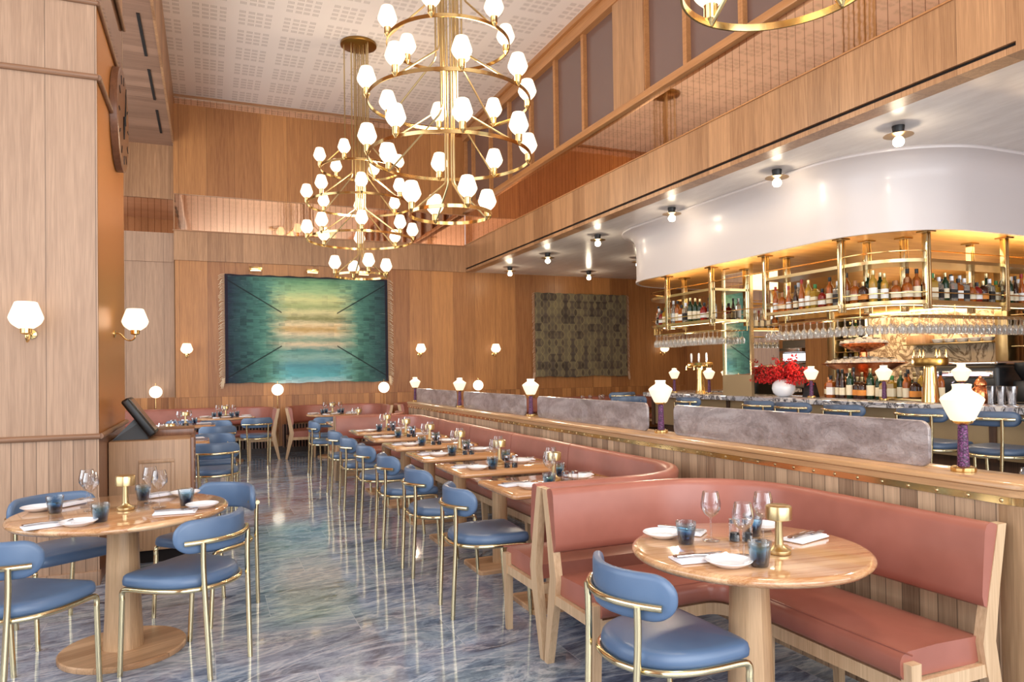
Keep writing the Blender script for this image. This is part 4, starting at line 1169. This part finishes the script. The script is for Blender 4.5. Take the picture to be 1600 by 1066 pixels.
# bar counter
bp = Path([(9.5, 1.6), (6.10, 1.6), (6.10, 9.75), (9.0, 9.75)], .6, 10, .9)
bc = thing('bar_counter', 'long bar counter topped with white and black marble', 'bar counter', (0, 0, 0))
build('worktop', bp.sweep([(0, 1.035), (0, 1.085), (-.012, 1.092), (-.70, 1.092), (-.70, 1.035)]), m['bar_marble'], bc)
build('apron', bp.sweep([(-.16, .62), (-.16, 1.035), (-.30, 1.035), (-.30, .62)]), m['beige_panel'], bc)
build('base_panel', bp.sweep([(-.22, .0), (-.22, .62), (-.60, .62), (-.60, 0)]), m['dark_wood'], bc)
for i in range(9):
    y = 2.4 + i*.86
    build('apron_post', box(6.245, 6.27, y-.03, y+.03, .6, 1.035), m['dark_wood'], bc)
build('foot_rail', tube([(6.14, 2.0, .2), (6.14, 9.5, .2)], .02, 10), m['brass'], bc)
# service island behind
si = thing('service_island', 'service island behind the bar counter', 'island', (0, 0, 0))
build('body', box(7.45, 8.15, 2.2, 8.8, 0, .9), m['beige_panel'], si)
build('worktop', rbox(7.40, 8.2, 2.15, 8.85, .9, .94, .005), m['bar_marble'], si)

# stools
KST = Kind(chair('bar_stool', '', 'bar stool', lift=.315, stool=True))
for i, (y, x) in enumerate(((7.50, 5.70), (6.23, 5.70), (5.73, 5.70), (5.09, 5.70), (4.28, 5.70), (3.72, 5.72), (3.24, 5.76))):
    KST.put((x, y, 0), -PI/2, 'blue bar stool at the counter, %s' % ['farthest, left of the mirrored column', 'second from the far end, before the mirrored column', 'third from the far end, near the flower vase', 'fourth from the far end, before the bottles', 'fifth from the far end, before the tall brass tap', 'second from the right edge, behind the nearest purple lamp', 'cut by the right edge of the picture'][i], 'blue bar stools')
KST.put((6.05, 9.95, 0), PI*.0, 'blue bar stool at the far end of the counter', 'blue bar stools')
KST.put((5.05, 8.1, 0), PI*.75, 'blue bar stool away from the counter, behind the second purple lamp', 'blue bar stools')

# ---------------------------------------------------------------- back bar wall
struct('wall_back_bar_panel', box(10.10, 10.25, 9.42, 10.05, 0, 3.3), m['wall_side'])
struct('wall_back_bar_upper', box(10.05, 10.25, 4.4, 10.8, 2.32, 3.49), m['gold_ceil'])
bb = thing('back_bar', 'back bar of veined marble with lit brass shelves', 'shelving', (0, 0, 0))
build('marble_panel', box(10.16, 10.25, 6.52, 8.72, .9, 2.32), m['calacatta'], bb)
build('counter', rbox(9.75, 10.24, 4.4, 9.2, .9, .95, .006), m['bar_marble'], bb)
build('cupboard', box(9.8, 10.24, 4.4, 9.2, 0, .9), m['dark_wood'], bb)
for z in (1.77, 1.44):
    build('shelf', rbox(9.92, 10.2, 6.53, 7.9, z-.02, z, .003), m['brass_satin'], bb)
build('light_strip', box(10.05, 10.12, 6.6, 8.6, 2.28, 2.30), m['strip'], bb)
build('side_post', rbox(9.95, 10.2, 6.33, 6.50, .95, 3.3, .01), m['brass_satin'], bb)
build('side_post', rbox(9.95, 10.2, 9.24, 9.40, .95, 3.3, .01), m['brass_satin'], bb)
def wine_wall(y0, y1, label):
    t = thing('wine_cabinet', label, 'wine cabinet', (0, 0, 0))
    build('back', box(10.2, 10.24, y0, y1, .95, 2.3), m['void'], t)
    for k in range(6):
        build('shelf', box(9.95, 10.2, y0, y1, 1.05 + k*.21, 1.06 + k*.21), m['brass_satin'], t)
    build('light_strip', box(10.17, 10.19, y0 + .01, y0 + .035, .97, 2.28), m['strip'], t)
    return t
wine_wall(8.76, 9.22, 'lit narrow wine cabinet left of the back bar marble')
wine_wall(5.2, 6.28, 'glazed wine cabinet at the right edge of the picture behind the bar')
ps = thing('kitchen_pass', 'bright steel kitchen pass seen behind the flowers', 'kitchen pass', (0, 0, 0))
build('opening', box(10.2, 10.24, 10.1, 10.72, 1.05, 1.95), m['steel'], ps)
build('hood', rbox(10.0, 10.2, 10.1, 10.72, 1.72, 1.80, .01), m['steel'], ps)
build('shelf', rbox(9.98, 10.2, 10.1, 10.72, 1.50, 1.53, .004), m['steel'], ps)
build('lit_panel', box(10.17, 10.195, 10.15, 10.68, 1.56, 1.70), glow('cool kitchen light', (.9, .95, 1.0), 2.2), ps)
build('counter', box(9.9, 10.24, 10.1, 10.72, .95, 1.06), m['black'], ps)
for i, (a, b) in enumerate(((10.9, 11.32), (11.5, 11.95))):
    o = thing('window_%d' % (30+i), '', None, kind='structure')
    build('frame', box(10.2, 10.246, a-.05, b+.05, 1.64, 1.96), m['trim_y'], o); build('pane', box(10.18, 10.20, a, b, 1.69, 1.91), m['void'], o)

# ---------------------------------------------------------------- things on the bar counter
ZC = 1.0925
for i, (x, y, lb) in enumerate(((6.35, 8.86, 'leftmost on the bar, nearest the far end'), (6.35, 8.06, 'on the bar beside the brass beer tap'), (6.35, 7.68, 'on the bar half hidden by the mirrored column'), (6.35, 6.24, 'on the bar between the flowers and the bottles'), (6.35, 5.28, 'on the bar before the oyster stand'), (6.35, 4.46, 'on the bar right of the tall brass tap'))):
    KL.put((x, y, ZC), .3*i, 'small purple-stemmed lantern lamp ' + lb, 'purple-stemmed lamps on the bar')
# vase of red blossom
vs = build('vase', lathe([(.05, 0), (.085, .012), (.120, .05), (.135, .10), (.125, .155), (.09, .195), (.055, .207), (.050, .212), (.044, .207), (.046, .19), (.0, .18)], 36), m['white_porcelain'])
vs.location = (6.34, 6.66, ZC); tag(vs, 'round white vase on the bar holding red branches', 'vase')
random.seed(3); g = G(); gs = G()
for k in range(84):
    a = random.uniform(0, 2*PI); el = random.uniform(.15, 1.25); L = random.uniform(.20, .40)
    d = Vector((math.cos(a)*math.cos(el)*.75, math.sin(a)*math.cos(el)*1.15, math.sin(el)*.75)).normalized()
    p0 = Vector((0, 0, .19)); p1 = p0 + d*L + Vector((0, 0, -.06*math.cos(el)))
    gs.add(tube([p0, p0.lerp(p1, .5) + Vector((0, 0, .03)), p1], .002, 4))
    for q in range(16):
        c = p0.lerp(p1, random.uniform(.3, 1.05)) + Vector([random.uniform(-.03, .03) for _ in range(3)]); s = random.uniform(.014, .030)
        R_ = Matrix.Rotation(random.uniform(0, 6.28), 4, Vector((random.random(), random.random(), random.random() + .1)).normalized())
        g.add(([(-s, 0, 0), (-s*.2, s*.55, s*.25), (s, 0, s*.1), (-s*.2, -s*.55, s*.25), (0, 0, -s*.15)], [(0, 1, 4), (1, 2, 4), (2, 3, 4), (3, 0, 4), (0, 3, 2, 1)]), Matrix.Translation(c) @ R_)
fl = thing('flower_arrangement', 'spray of bright red blossom branches in the white vase on the bar', 'flowers', (6.34, 6.66, ZC))
build('twigs', gs, m['leafstem'], fl); b_ = build('blossom', g, m['red'], fl, smooth=False); b_['kind'] = 'stuff'
# beer font (cross shaped) and tall brass tap
bf = thing('beer_tap', 'brass cross-shaped beer tap at the far end of the bar', 'beer tap', (6.45, 8.38, ZC))
build('column', lathe([(.075, 0), (.07, .02), (.06, .05), (.05, .2), (.045, .40)], 24), m['brass'], bf)
build('crossbar', rbox(-.05, .05, -.22, .22, .36, .44, .012), m['brass'], bf)
for yy in (-.17, 0, .17):
    build('spout', tube([(-.05, yy, .39), (-.10, yy, .385), (-.11, yy, .33)], .010, 8), m['brass'], bf)
    build('handle', lathe([(.010, 0), (.014, .03), (.016, .10), (.011, .13), (.0, .135)], 12, 0, 0), m['white_porcelain'], bf).location = (-.02, yy, .44)
tt = thing('beer_tap', 'tall tapered brass tap column on the right half of the bar', 'beer tap', (6.38, 4.79, ZC))
build('column', lathe([(.080, 0), (.078, .01), (.066, .15), (.052, .34), (.050, .36)], 32), m['brass'], tt)
build('crown', lathe([(.055, .345), (.150, .35), (.155, .36), (.155, .415), (.15, .425), (.0, .43)], 40), m['gold_dark'], tt)
for k in range(6):
    a = k*PI/3; h = build('handle', lathe([(.009, 0), (.012, .02), (.010, .07), (.0, .09)], 10), m['brass'], tt); h.location = (.135*math.cos(a), .135*math.sin(a), .425)
# oyster stand
os_ = thing('oyster_stand', 'two-tier copper oyster stand heaped with ice behind the bar', 'oyster stand', (7.80, 6.78, .94))
build('pedestal', lathe([(.16, 0), (.14, .03), (.05, .12), (.045, .35), (.07, .40)], 32), m['copper'], os_)
bl = build('lower_bowl', lathe([(.03, .36), (.12, .375), (.28, .43), (.42, .505), (.50, .535), (.505, .545), (.49, .55), (.40, .53), (.0, .50)], 56), m['copper'], os_)
build('middle_stem', cyl(.05, .50, .74), m['copper'], os_)
bu = build('upper_bowl', lathe([(.03, .68), (.10, .695), (.20, .735), (.285, .785), (.29, .795), (.28, .80), (.0, .77)], 48), m['copper'], os_)
random.seed(5)
def icy(R, z, name):
    g = G()
    for k in range(int(900*R)):
        a = random.uniform(0, 2*PI); r = R*math.sqrt(random.random()); s = random.uniform(.012, .025); h = z + (1 - r/R)*.07
        g.add(box(-s, s, -s, s, -s, s), Matrix.Translation((r*math.cos(a), r*math.sin(a), h)) @ Matrix.Rotation(random.uniform(0, 3), 4, 'X') @ Matrix.Rotation(random.uniform(0, 3), 4, 'Z'))
    o = build(name, g, m['ice'], os_, smooth=False); o['kind'] = 'stuff'
icy(.45, .545, 'crushed_ice'); icy(.26, .80, 'crushed_ice')
shell_p = build('oyster', lathe([(.0, 0), (.02, .002), (.032, .010), (.030, .012), (.0, .007)], 10), m['shell']); shell_p['category'] = 'oyster'; shell_p['label'] = ''
KO = Kind(shell_p)
for k in range(14):
    a = k*2*PI/14; KO.put((7.80 + .33*math.cos(a), 6.78 + .33*math.sin(a), .94 + .60), a, 'oyster shell on the lower tier of the copper stand', 'oysters on the lower tier')
for k in range(8):
    a = k*2*PI/8; KO.put((7.80 + .17*math.cos(a), 6.78 + .17*math.sin(a), .94 + .855), a, 'oyster shell on the upper tier of the copper stand', 'oysters on the upper tier')
# espresso machine, copper urn, shakers, jiggers
em = thing('coffee_machine', 'black coffee machine behind the bar, right of the tall brass tap', 'coffee machine', (7.75, 5.30, .94))
build('body', rbox(-.25, .25, -.42, .42, .08, .50, .04, 3), m['black'], em)
build('top_tray', rbox(-.22, .22, -.40, .40, .50, .54, .01), m['steel'], em)
build('front_panel', rbox(-.262, -.245, -.38, .38, .36, .44, .006), m['steel'], em)
build('violet_light', box(-.266, -.26, -.34, .30, .385, .405), m['cold_glow'], em)
for yy in (-.2, .05, .3): build('group_head', tube([(-.20, yy, .33), (-.36, yy - .05, .30)], [.03, .014], 10), m['steel'], em)
build('drip_tray', rbox(-.30, .2, -.4, .4, 0, .08, .01), m['steel'], em)
gr = thing('coffee_grinder', 'black coffee grinder standing beside the coffee machine', 'coffee grinder', (7.72, 4.72, .94))
build('body', rbox(-.10, .10, -.09, .09, 0, .34, .02), m['black'], gr); build('hopper', lathe([(.05, .34), (.11, .45), (.11, .52), (.0, .53)], 20), m['black'], gr)
ur = thing('copper_urn', 'small lidded copper urn on the bar', 'urn', (6.46, 4.36, ZC))
build('body', lathe([(.055, 0), (.075, .03), (.08, .08), (.07, .13), (.045, .155), (.05, .17)], 28), m['copper'], ur)
build('lid', lathe([(.052, .17), (.05, .19), (.03, .22), (.012, .235), (.012, .25), (.0, .255)], 28), m['copper'], ur)
KSH = Kind(build('cocktail_shaker', lathe([(.030, 0), (.032, .004), (.034, .07), (.0345, .071), (.042, .155), (.0425, .16), (.0, .158)], 24), m['steel']))
KSH.r['category'] = 'cocktail shaker'; KSH.r['label'] = ''
for i, y in enumerate((4.25, 4.16, 4.07)): KSH.put((6.44, y, ZC + .001), 0, 'steel cocktail shaker on the bar, %s of the three' % ['left', 'middle', 'right'][i], 'steel cocktail shakers')
o = build('bar_mat', rbox(-.10, .10, -.30, .30, 0, .012, .004), m['black']); o.location = (6.66, 4.12, ZC); tag(o, 'black rubber bar mat behind the cocktail shakers', 'bar mat')
o = build('menu_stand', hexa([(-.05, -.08, 0), (.06, -.08, 0), (.06, .08, 0), (-.05, .08, 0)], [(-.01, -.08, .17), (.0, -.08, .17), (.0, .08, .17), (-.01, .08, .17)]), m['black']); o.location = (6.52, 6.42, ZC); tag(o, 'black wedge-shaped stand on the bar behind the white vase', 'stand')
o = build('serving_tray', rbox(-.14, .14, -.30, .30, 0, .022, .006), m['brass_satin']); o.location = (6.55, 5.02, ZC); tag(o, 'low brass tray on the bar left of the tall brass tap', 'tray')
o = build('wooden_box', rbox(-.10, .10, -.16, .16, 0, .13, .004), m['podium']); o.location = (10.05, 7.70, 1.771); tag(o, 'wooden box on the upper shelf of the marble back bar', 'box')

# ---------------------------------------------------------------- bottles
def gl(name, c, tr=.7):
    return plain(name, lin(*c), .06, trans=tr, ior=1.45)
BG = {'amber': gl('amber spirit glass', (196, 104, 34), .5), 'green': gl('dark green glass', (26, 58, 34), .3), 'clear': gl('clear spirit glass', (232, 232, 224), .8),
      'red': gl('red spirit glass', (170, 40, 26), .5), 'brown': gl('dark brown glass', (64, 30, 14), .3), 'gold': gl('golden spirit glass', (214, 166, 60), .5)}
LBc = {'cream': plain('cream label', lin(232, 218, 188), .7), 'white': plain('white label', lin(240, 238, 232), .7), 'black': plain('black label', lin(36, 32, 34), .6), 'orange': plain('orange label', lin(220, 140, 60), .7)}
CPc = {'black': m['black'], 'gold': m['brass_satin'], 'red': plain('red cap', lin(170, 30, 30), .4), 'cork': plain('cork', lin(170, 120, 80), .8), 'white': m['white_porcelain'], 'green': plain('green cap', lin(50, 120, 60), .4)}
SH = {'tall': [(.034, 0), (.037, .004), (.037, .19), (.032, .212), (.015, .235), (.0135, .29)], 'squat': [(.046, 0), (.050, .005), (.050, .125), (.042, .150), (.017, .168), (.015, .205)],
      'square': [(.040, 0), (.042, .004), (.042, .165), (.036, .180), (.016, .190), (.015, .235)], 'slim': [(.030, 0), (.032, .004), (.032, .16), (.024, .20), (.012, .25), (.012, .30)]}
BP = {}
def bottle(sh, col, lab, cap):
    key = (sh, col, lab, cap)
    if key not in BP:
        t = thing('bottle', '', 'bottle'); p = SH[sh]; seg = 4 if sh == 'square' else 16
        V, F = lathe(p + [(.0, p[-1][1])], seg)
        if seg == 4: V = [tuple(Matrix.Rotation(PI/4, 3, 'Z') @ Vector((x*1.15, y*1.15, z))) for x, y, z in V]
        build('body', (V, F), BG[col], t, sharp=50)
        r = p[1][0] + .0012; h0, h1 = .035, p[2][1]*.72
        V, F = lathe_open([(r, h0), (r, h1)], seg)
        if seg == 4: V = [tuple(Matrix.Rotation(PI/4, 3, 'Z') @ Vector((x*1.15, y*1.15, z))) for x, y, z in V]
        build('paper_label', (V, F), LBc[lab], t)
        z = p[-1][1]; build('cap', lathe([(p[-1][0] + .002, z - .03), (p[-1][0] + .003, z - .028), (p[-1][0] + .003, z + .014), (.0, z + .016)], 12), CPc[cap], t)
        BP[key] = Kind(t)
    return BP[key]
KINDS_ = [('tall', 'amber', 'cream', 'black'), ('squat', 'amber', 'cream', 'cork'), ('square', 'amber', 'white', 'black'), ('tall', 'green', 'cream', 'gold'), ('tall', 'clear', 'white', 'white'),
          ('squat', 'brown', 'orange', 'gold'), ('square', 'gold', 'cream', 'green'), ('slim', 'amber', 'white', 'red'), ('slim', 'brown', 'cream', 'black'), ('square', 'clear', 'black', 'white'), ('squat', 'red', 'white', 'black'), ('tall', 'gold', 'white', 'gold')]
random.seed(11)
def place(seq, z, where, group, kinds=KINDS_):
    for i, (x, y) in enumerate(seq):
        k = random.choice(kinds); s = random.uniform(.9, 1.1)
        lb = '%s %s bottle with %s label, %s %s' % (k[0], k[1], k[2], ordw(i), where)
        bottle(*k).put((x, y, z), random.uniform(-.3, .3), lb, group, (s, s, s))
def along(P, d, start, end, step):
    pts = P.at(d); out = []; acc = 0; nxt = start
    for a, b in zip(pts[:-1], pts[1:]):
        L = (b - a).length
        while nxt <= acc + L and nxt <= end:
            q = a.lerp(b, (nxt - acc)/L); out.append((q.x, q.y)); nxt += step*random.uniform(.92, 1.1)
        acc += L
    return out
SP = along(rp, -.10, .3, 20, .098)
A_ = [p for p in SP if p[0] > 6.5 and p[1] < 5.6]; B_ = [p for p in SP if not (p[0] > 6.5 and p[1] < 5.6) and p[1] < 6.47]; D_ = [p for p in SP if 7.50 < p[1] < 9.0 and p[0] < 6.3]
place(A_[::-1], 2.0755, 'from corner, near end of hanging rack', 'bottles on the near end of the hanging rack')
place(B_, 2.0755, 'from corner, long side of hanging rack', 'bottles on the long side of the hanging rack')
place(D_, 2.0755, 'from mirrored column, far part of rack', 'bottles on the far part of the hanging rack')
SP2 = along(rp, -.25, .35, 20, .13)
place([p for p in SP2 if p[1] < 7.0 and p[0] > 6.4][::-1], 2.0755, "in rear row, rack's near end", 'rear bottles on the hanging rack', KINDS_[:6])
place([p for p in SP2 if p[1] < 6.47 and p[0] <= 6.4], 2.0755, "in rear row, rack's long side", 'rear bottles on the hanging rack', KINDS_[:6])
place([(6.50 + .02*math.sin(i*2.1), 6.10 - i*.088) for i in range(13)], ZC + .001, 'from left, front row on the bar', 'bottles standing on the bar, front row')
place([(6.66 + .02*math.sin(i*1.3), 6.28 - i*.092) for i in range(16)], ZC + .001, 'from left, back row on the bar', 'bottles standing on the bar, back row')
for yy0, yy1, wh, gp in ((8.80, 9.18, 'of narrow wine cabinet', 'bottles in the narrow wine cabinet'), (5.3, 6.2, 'of right wine cabinet', 'bottles in the right wine cabinet')):
    for r_ in range(3):
        n = int((yy1-yy0)/.11); seq = [(10.08, yy1 - .05 - i*.11) for i in range(n)]
        place(seq, 1.061 + r_*.42, 'from left, %s shelf %s' % (['lowest', 'middle', 'top'][r_], wh), gp, [('tall', 'green', 'cream', 'gold'), ('tall', 'gold', 'white', 'gold'), ('slim', 'brown', 'cream', 'black')])
# bowls on the back bar shelf
KB = Kind(build('bowl', lathe([(.04, 0), (.06, .01), (.085, .06), (.083, .062), (.055, .015), (.0, .012)], 24), m['white_porcelain'])); KB.r['category'] = 'bowl'; KB.r['label'] = ''
for i in range(5): KB.put((10.05, 6.65 + i*.19, 1.7705), 0, 'white bowl on the upper shelf of the marble back bar, %s from the right' % ORD[i], 'white bowls on the back bar')

# ---------------------------------------------------------------- glasses hanging from the rack
hgm = lathe([(.030, 0), (.030, -.002), (.004, -.008), (.0033, -.075), (.022, -.092), (.036, -.118), (.036, -.135), (.029, -.175), (.028, -.175), (.0345, -.135), (.034, -.118), (.0, -.085)], 14)
hg = build('hanging_glass', hgm, m['glass_rack'], None, sharp=60); hg['category'] = 'glass'; hg['label'] = ''
KH = Kind(hg)
random.seed(2)
for d, st in ((-.06, .088), (-.18, .088), (-.30, .095)):
    for x, y in along(rp, d, .25, 20, st):
        if 6.52 < y < 7.46: continue
        if y < 5.5 and x > 6.45: lb, gp = 'wine glass hanging upside down under the near end of the bar rack', 'glasses under the near end of the rack'
        elif y < 7.1: lb, gp = 'wine glass hanging upside down under the long side of the bar rack', 'glasses under the long side of the rack'
        else: lb, gp = 'wine glass hanging upside down under the far part of the bar rack', 'glasses under the far part of the rack'
        if x > 8.9: continue
        KH.put((x, y, 1.938), 0, lb, gp)

# ---------------------------------------------------------------- tables between partition and bar
fd = [(7.0, 12.6), (3.95, 2.35), (4.0, 7.9)]
for i, (x, y) in enumerate(fd):
    KT.put((x, y, 0), 0, ['ash table under the grey tapestry beyond the partition', 'ash table hidden behind the nearest glass screen, between partition and bar', 'ash table behind the middle glass screens, between partition and bar'][i], 'ash tables beyond the partition')
for i, (x, y) in enumerate(((3.62, 2.22), (3.80, 2.06), (3.70, 4.72), (6.75, 12.45), (6.95, 12.5), (7.15, 12.45), (7.3, 12.6), (3.9, 7.75))):
    KW.put((x, y, Z if i != 2 else Z), 0, 'wine glass on a table beyond the partition, %s' % ['left of the nearest purple lamp', 'right of the nearest purple lamp', 'beside the second purple lamp', 'leftmost below the grey tapestry', 'second below the grey tapestry', 'third below the grey tapestry', 'rightmost below the grey tapestry', 'beside the third purple lamp'][i], 'wine glasses beyond the partition')
KT.put((3.75, 4.80, 0), 0, 'ash table beyond the partition beside the second purple lamp', 'ash tables beyond the partition')
KM.put((3.75, 2.15, Z), 0, 'brass cordless lamp on the table beyond the partition, beside the nearest purple lamp', 'small brass table lamps')
o = build('tea_light', lathe([(.03, 0), (.034, .05), (.0, .048)], 16), m['candle']); o.location = (6.55, 12.7, Z); tag(o, 'glowing tea light on the table under the grey tapestry', 'candle')
